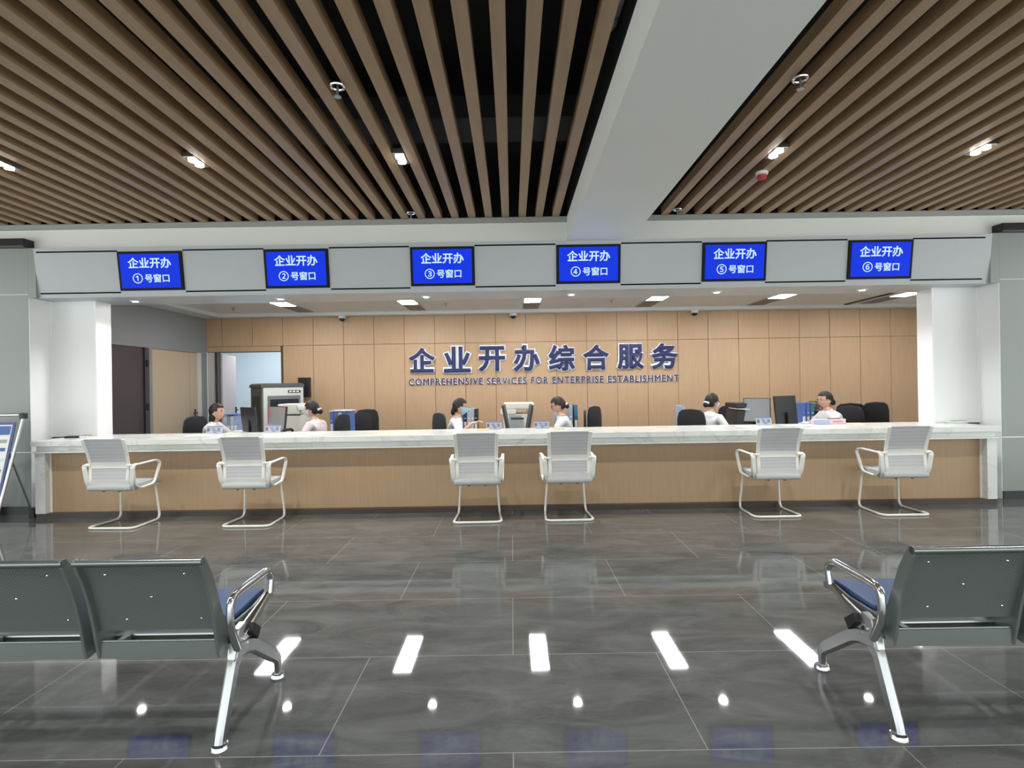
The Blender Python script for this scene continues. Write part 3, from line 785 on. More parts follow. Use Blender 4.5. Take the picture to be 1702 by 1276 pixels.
# ------------------------------------------------------------------ staff desks
def desk(x0, x1, label):
    t = thing('staff_desk', label, 'desk', ((x0+x1)/2, 7.5, 0), 0, 'staff desks behind the counter')
    w = (x1-x0)/2
    MB().box(-w, w, -.72, .55, .715, .745).build('desktop', panel_w, t, bevel=.003)
    for x in (-w+.03, w-.07):
        for y in (-.68, .47): MB().box(x, x+.04, y, y+.04, 0, .715).build('leg', panel_w, t)
desk(-3.95, -2.90, 'white staff desk behind the counter at the left pair of clerks')
desk(-.55, .60, 'white staff desk behind the counter at the middle pair of clerks')
desk(2.95, 4.05, 'white staff desk behind the counter at the right pair of clerks')

# ------------------------------------------------------------------ office chairs
def make_office_chair(fab, nm='office_chair'):
    t = thing(nm, 'x', 'chair')
    b = MB()
    for k in range(5):
        a = 2*PI*k/5+.3; b.sweep([(0, 0, .10), (.28*math.cos(a), .28*math.sin(a), .07)], rect_sec(.03, .03))
    b.build('star_base', blackp, t)
    for k in range(5):
        a = 2*PI*k/5+.3; MB().lathe([(.028, -.02), (.028, .02)], .28*math.cos(a), .28*math.sin(a), n=14, axis='y', cz=.028).build('caster', blackp, t)
    MB().lathe([(.025, .08), (.025, .385)], n=14).build('gas_column', blackp, t)
    MB().box(-.24, .24, -.23, .24, .38, .445).build('seat', fab, t, bevel=.03, seg=3, smooth=True)
    # backrest: rounded shield, facing +y
    out = [(-.19, .55), (-.225, .70), (-.225, .90), (-.20, 1.0), (-.15, 1.04), (0, 1.055), (.15, 1.04), (.20, 1.0), (.225, .90), (.225, .70), (.19, .55)]
    bm = MB(); bm.prism(out, 'y', -.27, -.235); o = bm.build('backrest', fab, t, bevel=.012, smooth=True)
    MB().sweep(fillet([(0, -.10, .375), (0, -.285, .38), (0, -.29, .75)], .06, 5), rect_sec(.05, .018), up=(1, 0, 0)).build('back_support', blackp, t, smooth=True)
    return t
oc = make_office_chair(blackf)
def seatpos(px, Y): return at(px, 700, Y)[0]
ocs = []
def office(px, Y, face, label, sx=1, first=[True], sz=1.0):
    o = oc if first[0] else copy_tree(oc); first[0] = False
    o.location = (seatpos(px, Y), Y, 0); o.rotation_euler = (0, 0, math.radians(face)); o.scale = (1, 1, sz)
    o['label'] = label; o['group'] = 'black office chairs behind the counter'
    return o
# face is the heading of the chair, degrees from +y
office(352, 7.42, -100, 'black office chair under the clerk nearest the side doors')
office(541, 7.45, 82, 'black office chair under the masked clerk with the pale pink shirt')
office(580, 8.30, 60, 'empty black office chair behind the counter, beside the blue binders at the left', sz=.98)
office(597, 9.15, 45, 'empty dark office chair right of the pink-shirted clerk, seen from its front')
office(758, 7.45, -60, 'black office chair under the clerk with the blue mask')
office(942, 7.45, 82, 'black office chair under the bending clerk left of the middle empty chair')
office(964, 8.4, 55, 'empty black office chair turned side-on, right of the middle clerks', sz=1.02)
office(1168, 7.42, -55, 'black office chair under the clerk beside the black printer')
office(1206, 8.5, 0, 'empty dark office chair behind the clerk beside the black printer')
office(1388, 7.42, 104, 'black office chair under the clerk beside the round fan')
office(1427, 8.1, 170, 'empty black rounded office chair right of the clerk beside the fan')
office(1480, 8.4, 195, 'empty black office chair farthest right behind the counter').scale = (1.2, 1, 1)

# ------------------------------------------------------------------ things on desks
DZ = .745
def monitor(px, Y, rz, label, on=False, tilt=-8, w=.52, h=.31, zb=.86, name='monitor'):
    X = at(px, 700, Y)[0]
    t = thing(name, label, 'monitor', (X, Y, DZ), math.radians(rz), 'computer monitors on the staff desks')
    MB().box(-.11, .11, -.09, .09, 0, .012).build('stand_base', blackp, t, bevel=.004)
    MB().box(-.025, .025, .02, .04, .012, .26).build('stand_neck', blackp, t, bevel=.004)
    M = Matrix.Translation((0, 0, zb-DZ)) @ Matrix.Rotation(math.radians(tilt), 4, 'X')
    p = MB().box(-w/2, w/2, -.012, .014, 0, h, M=M).build('casing', screen_off, t, bevel=.003)
    MB().box(-w/2+.01, w/2-.01, -.015, -.012, .015, h-.01, M=M).build('screen', on if on else screen_off, t)
    return t
scr_grey = mat('screen_pale', '7c7d79', .3, emit=.25); scr_lav = mat('screen_lavender', '6f7274', .3, emit=.25)
pinkp = mat('pink_print', 'c0707a', .5)
# screens face -y locally; rz turns them
monitor(417, 7.05, 138, 'black monitor seen from behind, in front of the clerk nearest the side doors', tilt=-6, h=.33, zb=.85, w=.46)
m2 = monitor(459, 7.25, -38, 'lit monitor facing the hall with a pale page and pink blossom border', on=scr_grey, tilt=-6, h=.34, zb=.84, w=.44)
Mx = Matrix.Translation((0, -.004, .095)) @ Matrix.Rotation(math.radians(-6), 4, 'X')
MB().box(-.21, -.15, -.016, -.0135, .20, .33, M=Mx).box(-.21, -.185, -.016, -.0135, .10, .20, M=Mx).box(.13, .21, -.016, -.0135, .30, .33, M=Mx).build('page_print', pinkp, m2)
monitor(845, 7.10, 88, 'black monitor seen edge-on, left one of the middle pair', tilt=-10, h=.36, zb=.80, w=.50)
monitor(876, 7.10, -88, 'black monitor seen edge-on, right one of the middle pair', tilt=-10, h=.36, zb=.80, w=.50)
monitor(1258, 7.25, -30, 'lit monitor with a pale screen beside the black printer', on=scr_lav, tilt=-6, h=.33, zb=.86, w=.34)
monitor(1308, 7.05, 205, 'black monitor seen from behind, left of the clerk beside the fan', tilt=6, h=.38, zb=.84, w=.40)

def bx(name, px0, px1, py0, py1, Y, dep, m, label, cat, group=None, bevel=.006, rz=0, parent=None, zb=None):
    x0, z1 = at(px0, py0, Y); x1, _ = at(px1, py0, Y); z0 = at((px0+px1)/2, py1, Y)[1] if zb is None else zb
    w = (x1-x0)
    t = thing(name, label, cat, ((x0+x1)/2, Y, z0), math.radians(rz), group)
    return t, w, z1-z0
# big white printer / scanner by the left pair
t, w, h = bx('printer', 477, 506, 692, 720, 7.45, .4, None, 'white printer with scanner lid behind the desk phone at the left pair', 'printer', zb=DZ)
t.location.y = 7.84; t.location.x = at(491, 700, 7.84)[0]
w = .31
MB().box(-w/2, w/2, -.2, .2, 0, .29).build('body', mat('printer_white', 'cfcfc6', .45), t, bevel=.01)
MB().box(-w/2-.02, w/2-.03, -.19, .19, .30, .45).build('scanner_lid', mat('printer_lid', 'd9d9d2', .45), t, bevel=.015)
MB().box(w/2-.06, w/2+.05, -.19, -.05, .36, .42).build('control_panel', clipw, t, bevel=.006)
MB().box(-w/2, w/2, -.203, -.195, .288, .30).build('gap_line', blackp, t)
# middle printer behind the monitors
t = thing('printer', 'large white multifunction printer behind the middle monitors', 'printer', (at(860, 700, 7.8)[0], 7.78, DZ))
MB().box(-.20, .17, -.2, .25, 0, .26).build('body', MATS['printer_white'], t, bevel=.012)
MB().box(-.24, -.02, -.22, .25, .26, .33).build('control_shelf', MATS['printer_lid'], t, bevel=.012)
MB().box(-.20, .24, -.18, .27, .33, .415).build('scanner_lid', MATS['printer_lid'], t, bevel=.015)
MB().box(-.12, .06, -.206, -.2, .06, .24).build('front_tray', mat('tray_silver', '9b9ea2', .35), t)
# stand of silver documents between the middle monitors
t = thing('document_stand', 'silver document holder with a black crossbar between the middle monitors', 'holder', (at(860, 700, 7.0)[0], 7.0, DZ))
MB().prism([(-.09, .06), (-.08, .22), (.08, .22), (.095, .06), (.05, 0), (-.05, 0)], 'y', -.005, .01).build('holder_plate', MATS['tray_silver'], t)
MB().box(-.085, .085, -.012, .012, .22, .245).build('crossbar', blackp, t)
MB().box(-.04, .04, -.05, .05, 0, .012).build('base', blackp, t)
# black printer at the right pair
t = thing('printer', 'black printer with white sheets in its slot at the right pair', 'printer', (at(1230, 700, 7.5)[0], 7.5, DZ))
MB().box(-.12, .16, -.18, .2, 0, .28).build('body', blackp, t, bevel=.01)
MB().box(-.13, .16, -.18, .2, .31, .375).build('lid', blackp, t, bevel=.01)
MB().hexa([(-.13, -.20, .295), (.05, -.21, .285), (.15, .1, .285), (-.12, .1, .30), (-.13, -.20, .303), (.05, -.21, .294), (.15, .1, .295), (-.12, .1, .308)]).build('paper_sheets', paper, t)
# desk phone
t = thing('desk_phone', 'black desk telephone left of the pink-shirted clerk', 'telephone', (at(478, 714, 6.95)[0], 6.95, DZ+.03))
MB().prism([(-.08, 0), (-.08, .03), (.07, .075), (.09, .06), (.09, 0)], 'x', -.08, .08).build('body', blackp, t, bevel=.005)
MB().tube(fillet([(-.06, .04, .075), (-.06, -.0, .105), (.05, 0, .115), (.05, .04, .09)], .03, 4), .018).build('handset', blackp, t, smooth=True)
MB().box(-.02, .03, -.075, -.05, .035, .04).build('keypad', satin, t)

# binders
def binder(x, Y, rz, m, lab, group, h=.30, z=DZ):
    t = thing('ring_binder', lab, 'binder', (x, Y, z), math.radians(rz), group)
    MB().box(-.027, .027, -.13, .13, 0, h).build('cover', m, t, bevel=.003)
    MB().box(-.018, .018, -.134, -.13, .04, .15).build('spine_label', paper, t)
    MB().lathe([(.009, -.002), (.009, .002)], 0, -.132, n=10, axis='y', cz=.2).build('finger_ring', chrome, t)
    return t
def row(px0, px1, Y, cols, lab, group, top=None, h=.30):
    xa, xb = at(px0, 700, Y)[0], at(px1, 700, Y)[0]; n = len(cols)
    for i, m in enumerate(cols):
        b_ = binder(xa+(xb-xa)*(i+.5)/n, Y, 0, m, lab, group, h+.01*(i % 2)); b_.scale.x = min(1, (xb-xa)/n/.056)
row(379, 402, 7.85, [gw_b, mat('binder_slate', '6c7f92', .5), gw_b, mat('binder_pale', '8796bb', .5)], 'ring binder standing between the clerk by the side doors and the black monitor', 'binders left of the black monitor', h=.29)
row(553, 586, 7.85, [blue_b, blue_b, gw_b, blue_b, blue_b], 'blue ring binder standing right of the pink-shirted clerk', 'binders right of the pink-shirted clerk', h=.32)
row(766, 795, 7.88, [teal_b, mat('binder_navy', '1d2748', .4), gw_b, gw_b, blackp], 'ring binder in the row in front of the clerk with the blue mask', 'binders before the blue-masked clerk', h=.33)
row(943, 960, 7.88, [gw_b, teal_b], 'grey ring binder standing behind the bending clerk', 'binders behind the bending clerk', h=.36)
row(920, 932, 7.9, [gw_b, gw_b], 'ring binder left of the bending clerk at the middle', 'binders left of the bending clerk', h=.33)
row(1325, 1346, 7.9, [blue_b, blue_b, teal_b], 'blue ring binder between the black monitor and the round fan', 'binders beside the fan', h=.34)
for px, Y, m, lbl in ((1131, 7.9, blue_b, 'pale blue binder left of the clerk beside the black printer'),):
    binder(at(px, 700, Y)[0], Y, 0, mat('pale_blue', '9fb6d6', .5), lbl, None, .33)
t = tag(MB().box(-.11, .11, -.15, .15, 0, .014).build('folder', blue_b, bevel=.003), 'blue folder lying flat on top of the binders left of the black monitor', 'folder')
t.location = (at(392, 700, 7.85)[0], 7.85, DZ+.302)
t = tag(MB().box(-.14, .16, -.15, .15, 0, .014).build('folder', mat('folder_white', 'c5cbe0', .5), bevel=.003), 'pale folder lying on top of the binders right of the pink-shirted clerk', 'folder')
t.location = (at(569, 700, 7.85)[0], 7.85, DZ+.332)

for x0, x1, wh in ((-4.5, -3.97, 'behind the clerk nearest the side doors'), (-2.88, -2.2, 'behind the pink-shirted clerk'), (-.98, -.57, 'behind the clerk with the blue mask'),
                   (.62, 1.0, 'behind the bending clerk'), (2.35, 2.93, 'behind the clerk beside the black printer'), (4.07, 4.6, 'behind the clerk beside the fan')):
    t = thing('low_cabinet', 'low white cabinet carrying ring binders, %s' % wh, 'cabinet', ((x0+x1)/2, 7.74, 0), 0, 'low cabinets along the desks')
    w = (x1-x0)/2
    MB().box(-w, w, .012, .28, 0, DZ).build('body', panel_w, t, bevel=.003)
    for s_ in (-1, 1):
        dr_ = MB().box(*sorted((s_*.004, s_*(w-.006))), 0, .012, .03, DZ-.02).build('door', panel_w, t)
        MB().box(*sorted((s_*.02, s_*.03)), -.012, 0, .40, .52).build('handle', satin, dr_)
# name plates on the counter
CZ = .873
acr = mat('acrylic_edge', 'b4b7c0', .3); npx = mat('plate_print', '7078a0', .5); npd = mat('plate_dark', '5c6173', .5)
plates = [(357, 'left of the green notepad, before the clerk by the side doors'), (454, 'in front of the desk phone at the left pair'), (821, 'in front of the clerk with the blue mask'),
          (900, 'between the middle monitors and the bending clerk'), (1269, 'between the black printer and the black monitor')]
for px, wh in plates:
    X = at(px, 712, 6.62)[0]
    t = thing('name_plate', 'white name plate %s' % wh, 'name plate', (X, 6.60, CZ), 0, 'name plates on the counter')
    M = Matrix.Rotation(math.radians(-12), 4, 'X')
    o = MB().box(-.095, .095, -.004, .004, .0, .095, M=M).build('card', acr, t)
    MB().box(-.085, -.055, -.008, -.004, .03, .07, M=M).build('portrait', npd, o)
    for k in range(3): MB().box(-.03+.012*k, .01+.012*k, -.008, -.004, .055-.02*k, .068-.02*k, M=M).build('print_line', npx, o)
    MB().box(.04, .075, -.008, -.004, .03, .07, M=M).build('print_block', npx, o)
    MB().box(-.095, .095, -.010, -.004, .085, .097, M=M).build('top_edge', npx, o)
    MB().box(-.095, .095, 0, .05, 0, .004).build('foot', acr, t)
t = thing('pink_leaflet_box', 'long pink and lilac leaflet box in front of the clerk beside the fan', 'box', (at(1375, 705, 6.6)[0], 6.58, CZ), math.radians(3))
MB().box(-.205, .205, -.03, .03, 0, .065).build('body', mat('pink_box', 'dcc3cc', .5), t, bevel=.004)
MB().box(-.20, .0, -.032, -.03, .005, .06).build('front_print', mat('lilac_print', 'a9b3d2', .5), t)
MB().box(.0, .14, -.02, .02, .065, .075).build('opening', mat('maroon', '6e4048', .5), t)
MB().box(.04, .16, -.034, -.03, .03, .042).build('text_bar', pinkp, t)
# papers, pads, trays
def flat(name, px, py, Y, w, d, hh, m, label, cat, rz=0, z=CZ):
    X = at(px, py, Y)[0]
    o = MB().box(-w/2, w/2, -d/2, d/2, 0, hh).build(name, m, bevel=.002); o.location = (X, Y, z); o.rotation_euler = (0, 0, math.radians(rz))
    return tag(o, label, cat)
grn = mat('pale_green_paper', 'c9d8a6', .6); yel = mat('pale_yellow_paper', 'd9d2a0', .6)
flat('notepad', 386, 719, 6.45, .15, .12, .010, grn, 'pale green notepad on the counter behind the chair below screen two', 'notepad', 12)
flat('notepad', 638, 718, 6.42, .17, .12, .010, yel, 'pale yellow notepad lying alone on the counter between screens two and three', 'notepad', 8)
flat('paper_sheet', 330, 722, 6.42, .26, .18, .004, paper, 'white paper sheets on the counter before the clerk by the side doors', 'paper', 15)
flat('notebook', 930, 713, 6.5, .13, .12, .014, yel, 'cream notebook on the counter before the bending clerk', 'notebook')
flat('notebook', 803, 715, 6.52, .15, .10, .012, mat('cream_cover', 'cdbd96', .6), 'cream notebook under the hand of the clerk with the blue mask', 'notebook', 5)
flat('paper_sheet', 1240, 707, 6.5, .22, .14, .006, paper, 'white sheets on the counter left of the right name plate', 'paper', -5)
flat('paper_sheet', 1330, 706, 6.5, .40, .2, .003, mat('pink_paper', 'e5cfd6', .6), 'pale pink papers on the counter left of the pink leaflet box', 'paper', 4)
flat('notebook', 1418, 705, 6.55, .20, .11, .012, yel, 'cream notebook on the counter right of the pink leaflet box', 'notebook', -6)
t = thing('pen_tray', 'dark and white pen tray at the left end of the counter', 'tray', (at(130, 725, 6.35)[0], 6.35, CZ), math.radians(8))
MB().box(-.13, .03, -.04, .04, 0, .022).build('tray', blackp, t, bevel=.006)
MB().box(.03, .12, -.035, .035, 0, .02).build('pad', paper, t, bevel=.003)
MB().tube([(.04, 0, .024), (.14, .01, .024)], .004, 8).build('pen', blackp, t)
t = thing('card_reader', 'small white and grey card reader at the right end of the counter', 'card reader', (at(1588, 701, 6.5)[0], 6.5, CZ), math.radians(-4))
MB().box(-.11, .11, -.05, .05, 0, .02).build('body', clipw, t, bevel=.008)
MB().box(-.05, .10, -.04, .04, .02, .026).build('pad', trimg, t, bevel=.002)

# ------------------------------------------------------------------ air cooler, wall box, fan
X0 = at(460, 700, 9.2)[0]
t = thing('air_cooler', 'tall grey and white evaporative air cooler by the open doorway', 'air cooler', (X0+.12, 9.15, 0), math.radians(45))
MB().box(-.35, .35, -.02, .48, .08, 1.45).build('body', mat('cooler_grey', '5b5f5c', .5), t, bevel=.02)
MB().box(-.33, .355, -.05, -.01, .12, 1.44).build('front_panel', mat('cooler_white', 'c9cbc6', .45), t, bevel=.012)
MB().prism([(-.37, 1.44), (-.36, 1.49), (-.32, 1.51), (.33, 1.51), (.365, 1.48), (.365, 1.44)], 'y', -.055, .49).build('top_cover', mat('cooler_top', '4a4c4b', .45), t, bevel=.006)
g = MB().box(-.26, .29, -.065, -.045, .60, 1.30).build('grille_frame', mat('cooler_grille', '6c6e6e', .5), t, bevel=.004)
MB().box(-.225, .255, -.068, -.06, .64, 1.24).build('grille_opening', mat('grille_dark', '0b0e16', .6), g)
mb = MB()
for k in range(9): mb.box(-.225, .255, -.078, -.066, .68+.065*k, .686+.065*k)
for k in range(3): mb.box(-.06+.12*k, -.054+.12*k, -.078, -.068, .64, 1.24)
mb.build('louvres', mat('louvre_slate', '2d3340', .45), g)
n_ = MB().box(.08, .30, -.056, -.048, 1.345, 1.39).build('name_badge', blackp, t)
for k in range(3): MB().box(.10+.062*k, .145+.062*k, -.059, -.056, 1.358, 1.378).build('badge_mark', paper, n_)
for k in range(4): MB().box(-.355, -.348, .06+.09*k, .10+.09*k, .8, 1.3).build('side_slot', blackp, t)
for x in (-.28, .28):
    for y in (.05, .42): MB().lathe([(.04, -.02), (.04, .02)], x, y, n=16, axis='x', cz=.04).build('caster', blackp, t)
xb, zb = at(507, 644, 10.1)
t = thing('wall_cabinet', 'small black electrical box on the wood wall right of the air cooler', 'wall box', (xb, 10.13, zb-.18))
MB().box(-.105, .105, -.10, 0, 0, .37).build('casing', mat('box_black', '232026', .5), t, bevel=.006)
MB().box(-.09, .09, -.104, -.10, .015, .355).build('front_cover', blackp, t)
# round fan behind the right clerk
fx = at(1352, 688, 8.3)[0]
t = thing('standing_fan', 'round standing fan with wire cage behind the right-hand clerk', 'fan', (fx, 8.3, 0))
fz = at(1352, 687, 8.3)[1]
MB().lathe([(.20, 0), (.20, .02), (.03, .05)], n=28).build('base', blackp, t, smooth=True)
MB().tube([(0, 0, .04), (0, 0, fz-.05)], .014).build('pole', satin, t, smooth=True)
cage = MB()
for r, y in ((.19, -.02), (.19, .05), (.14, -.05), (.09, -.06)):
    cage.sweep([(r*math.cos(a*PI/18), y, fz+r*math.sin(a*PI/18)) for a in range(36)], circle_sec(.004, 6), closed=True)
for k in range(40):
    a = 2*PI*k/40; c_, s_ = math.cos(a), math.sin(a)
    cage.tube([(.04*c_, -.06, fz+.04*s_), (.14*c_, -.05, fz+.14*s_), (.19*c_, -.02, fz+.19*s_), (.19*c_, .05, fz+.19*s_), (.06*c_, .08, fz+.06*s_)], .0018, 5)
cage.build('cage', mat('fan_cage', '4a3830', .45), t)
bl = MB()
for k in range(4):
    a = PI/2*k+.4
    R = Matrix.Translation((0, 0, fz)) @ Matrix.Rotation(a, 4, 'Y') @ Matrix.Rotation(.35, 4, 'X')
    bl.hexa([R @ Vector(p) for p in ((.03, -.003, -.03), (.16, -.003, -.07), (.17, .003, .03), (.03, .003, .03), (.03, .001, -.03), (.16, .001, -.07), (.17, .007, .03), (.03, .007, .03))])
bl.build('blade', mat('fan_blade', '8a7f78', .4), t)
MB().lathe([(.05, .02), (.055, .09), (.045, .16), (.02, .18)], n=20, axis='y', cz=fz).build('motor', blackp, t, smooth=True)
MB().lathe([(.045, -.068), (.04, -.06)], n=20, axis='y', cz=fz).build('hub_cap', blackp, t)

# ------------------------------------------------------------------ people
def skin_mesh(nodes, edges, root=0, sub=2):
    """nodes: name -> (x, y, z, r) ; edges: pairs of names"""
    names_ = list(nodes); idx = {n: i for i, n in enumerate(names_)}
    me = bpy.data.meshes.new('b'); me.from_pydata([nodes[n][:3] for n in names_], [(idx[a], idx[b]) for a, b in edges], [])
    o = bpy.data.objects.new('b', me); C.objects.link(o)
    o.modifiers.new('s', 'SKIN')
    for i, n in enumerate(names_):
        r = nodes[n][3]; r = r if isinstance(r, tuple) else (r, r)
        o.data.skin_vertices[0].data[i].radius = r
        o.data.skin_vertices[0].data[i].use_root = (i == root)
    s = o.modifiers.new('u', 'SUBSURF'); s.levels = sub; s.render_levels = sub
    m = evalmesh(o); bpy.data.objects.remove(o); return m
def head_bm(scale=1.0, feat=True):
    bm = bmesh.new(); bmesh.ops.create_uvsphere(bm, u_segments=40, v_segments=30, radius=1)
    for v in bm.verts:
        x, y, z = v.co
        X, Y, Z = x*.076, y*.094, z*.112
        if z < 0:
            t = min(1, -z); X *= 1-.38*t*t
            if y < 0: Y *= 1-.45*t
            else: Y *= 1-.10*t*t
        if z > .2 and y < 0: Y *= 1.05
        if z > 0: X *= 1+.04*math.sin(z*PI)
        if feat and y > 0:
            f = lambda cx_, cz_, sx, sz: math.exp(-((x-cx_)/sx)**2-((z-cz_)/sz)**2)
            Y += .020*f(0, -.22, .13, .12)*(1.15-.5*(z+.22)) + .010*f(0, -.05, .10, .16)
            Y += .006*f(0, .22, .5, .10)
            for s in (-1, 1): Y -= .008*f(s*.36, .03, .22, .10)
            Y += .007*f(0, -.50, .24, .05)+.006*f(0, -.60, .2, .05)
            Y += .009*f(0, -.86, .3, .12)
            for s in (-1, 1): Y += .004*f(s*.5, -.25, .22, .2)
        v.co = (X*scale, Y*scale, Z*scale)
    return bm
def hair_bm(kind):
    bm = head_bm(1.0, False)
    dele = []
    for f in bm.faces:
        c = f.calc_center_median(); y, z, x = c.y/.094, c.z/.112, c.x/.076
        if kind == 'back': face = (y > .42 and z < .50) or (y > .02 and z < .12) or (y > -.25 and z < -.15) or z < -.62
        else: face = (y > .42 and z < .50) or (y > .05 and z < .10) or (y > -.2 and z < -.05) or z < -.55
        if face: dele.append(f)
    bmesh.ops.delete(bm, geom=dele, context='FACES')
    me = bpy.data.meshes.new('h'); 
    for v in bm.verts: v.co = v.co*1.09
    bm.to_mesh(me); bm.free()
    o = bpy.data.objects.new('h', me); C.objects.link(o)
    s = o.modifiers.new('s', 'SOLIDIFY'); s.thickness = .014; s.offset = -.2
    s = o.modifiers.new('u', 'SUBSURF'); s.levels = 1; s.render_levels = 1
    m = evalmesh(o); bpy.data.objects.remove(o); return m
def hand_nodes(nodes, edges, p, wr, d, side, down=Vector((0, 0, -1)), tag_=''):
    """palm and five fingers growing from wrist node p along d"""
    d = d.normalized(); lat = d.cross(down).normalized()*side; W = Vector(wr)
    k = p+'h'
    nodes[k] = (*(W+d*.05), (.024, .016)); edges.append((p, k))
    for i, (off, ln) in enumerate(((.024, .068), (.008, .078), (-.009, .073), (-.025, .058))):
        a = W+d*.088+lat*off; b_ = a+d*ln*.45+down*.006; c_ = a+d*ln*.78+down*.022; e = a+d*ln*.95+down*.04
        ks = ['%s%s%d%d' % (p, tag_, i, j) for j in range(4)]
        for kk, q, r in zip(ks, (a, b_, c_, e), (.0105, .0088, .008, .007)): nodes[kk] = (*q, r)
        edges += [(k, ks[0]), (ks[0], ks[1]), (ks[1], ks[2]), (ks[2], ks[3])]
    a = W+d*.03+lat*.034; b_ = a+d*.03+lat*.018+down*.008; c_ = b_+d*.03+lat*.002+down*.01
    ks = [p+tag_+'t%d' % j for j in range(3)]
    for kk, q, r in zip(ks, (a, b_, c_), (.012, .0105, .008)): nodes[kk] = (*q, r)
    edges += [(k, ks[0]), (ks[0], ks[1]), (ks[1], ks[2])]

def person(loc, heading, label, lean=.10, hyaw=0, hpitch=-8, hair='bun', hairmat=None, mask=None, glasses=False, clip=None, shirt_m=None,
           lreach=(-.14, .42, .80), rreach=(.14, .40, .80), longsleeve=True, lanyard=False, drop=0, tall=1.0):
    hairmat = hairmat or hairm; shirt_m = shirt_m or shirt
    t = thing('person', label, 'person', loc, math.radians(heading), 'clerks behind the counter')
    ly = lean
    N = {'pel': (0, -.02, .54, (.15, .11)), 'bel': (0, ly*.25, .67, (.125, .095)), 'che': (0, ly*.6, .80, (.145, .10)), 'uch': (0, ly*.85-.01, .90, (.13, .085)),
         'nb': (0, ly-.005, .965-drop, .054), 'nt': (0, ly+.018, 1.045-drop, .048)}
    E = [('pel', 'bel'), ('bel', 'che'), ('che', 'uch'), ('uch', 'nb'), ('nb', 'nt')]
    for s, q, R in ((-1, 'l', lreach), (1, 'r', rreach)):
        sh = Vector((s*.165, ly*.85, .915-drop*.6)); wr = Vector(R)
        mid = (sh+wr)/2; L1 = .27; dd = (wr-sh); dist = dd.length
        hgt = math.sqrt(max(.0, L1*L1-(dist/2)**2)) if dist < 2*L1 else 0
        elb = mid+(Vector((s*.55, -.25, -1)).normalized())*max(hgt, .02)
        elb.z = max(elb.z, .775)
        N[q+'s'] = (*sh, .052); N[q+'u'] = (*(sh*.45+elb*.55), .044); N[q+'e'] = (*elb, .038); N[q+'f'] = (*(elb*.55+wr*.45), .034); N[q+'w'] = (*wr, .0235)
        E += [('uch', q+'s'), (q+'s', q+'u'), (q+'u', q+'e'), (q+'e', q+'f'), (q+'f', q+'w')]
        N[q+'hip'] = (s*.085, .0, .53, .085); N[q+'th'] = (s*.10, .20, .52, .075); N[q+'kn'] = (s*.11, .40, .50, .056); N[q+'ca'] = (s*.11, .38, .28, .048)
        N[q+'an'] = (s*.11, .36, .085, .036); N[q+'to'] = (s*.115, .50, .035, .032)
        E += [('pel', q+'hip'), (q+'hip', q+'th'), (q+'th', q+'kn'), (q+'kn', q+'ca'), (q+'ca', q+'an'), (q+'an', q+'to')]
    body_N, body_E = dict(N), list(E)
    for s, q in ((-1, 'l'), (1, 'r')):
        e = Vector(N[q+'e'][:3]); w = Vector(N[q+'w'][:3]); dn = Vector((0, 0, -1))
        dr = (w-e).normalized(); dr.z *= .3
        hand_nodes(body_N, body_E, q+'w', w, dr, -s, dn)
    bodym = skin_mesh(body_N, body_E, 0, 2)
    # head
    Hm = Matrix.Translation((0, ly+.035, 1.125-drop)) @ Matrix.Rotation(math.radians(hyaw), 4, 'Z') @ Matrix.Rotation(math.radians(hpitch), 4, 'X')
    hb = head_bm()
    for s in (-1, 1):
        bmesh.ops.create_uvsphere(hb, u_segments=10, v_segments=8, radius=1, matrix=Matrix.Translation((s*.076, -.008, -.012)) @ Matrix.Rotation(s*.3, 4, 'Z') @ Matrix.Diagonal((.009, .018, .031, 1)))
    bmesh.ops.transform(hb, matrix=Hm, verts=hb.verts)
    hb.from_mesh(bodym)
    me = bpy.data.meshes.new('b'); hb.to_mesh(me); hb.free()
    o = bpy.data.objects.new('b', me); C.objects.link(o)
    r = o.modifiers.new('r', 'REMESH'); r.mode = 'VOXEL'; r.voxel_size = .0055; r.use_smooth_shade = True
    sm = o.modifiers.new('s', 'SMOOTH'); sm.factor = .5; sm.iterations = 2
    me = evalmesh(o); bpy.data.objects.remove(o)
    for p in me.polygons: p.use_smooth = True
    nrm = [v.normal.copy() for v in me.vertices]
    for v, n_ in zip(me.vertices, nrm):      # the clothed trunk sits a little inside the shirt
        if .45 < v.co.z < .99-drop and (v.co.z < .95-drop or abs(v.co.x) > .075) and abs(v.co.x) < .205 and v.co.y < ly+.11: v.co -= n_*.02
    body = mesh_obj('body', me, skin, t)
    # shirt
    g = .022
    SN = {}; grow = lambda v, a=g: (v[0], v[1], v[2], tuple(x+a for x in (v[3] if isinstance(v[3], tuple) else (v[3], v[3]))))
    for k in ('pel', 'bel', 'che', 'uch'): SN[k] = grow(N[k])
    nb = N['nb']; SN['nb'] = (nb[0], nb[1], nb[2]-.002, .080)
    SE = [('pel', 'bel'), ('bel', 'che'), ('che', 'uch'), ('uch', 'nb')]
    for q in 'lr':
        seq = [q+'s', q+'u', q+'e']+([q+'f'] if longsleeve else [])
        if not longsleeve:
            a, b_ = Vector(N[q+'u'][:3]), Vector(N[q+'e'][:3]); N[q+'e2'] = (*(a*.3+b_*.7), .042); seq[-1] = q+'e2'
        else:
            w = Vector(N[q+'w'][:3]); f_ = Vector(N[q+'f'][:3]); N[q+'w2'] = (*(f_*.25+w*.75), .028); seq.append(q+'w2')
        for k in seq: SN[k] = grow(N[k], .016)
        SE += [('uch', seq[0])]+list(zip(seq, seq[1:]))
    sk = skin_mesh(SN, SE, 0, 2); sb = bmesh.new(); sb.from_mesh(sk)
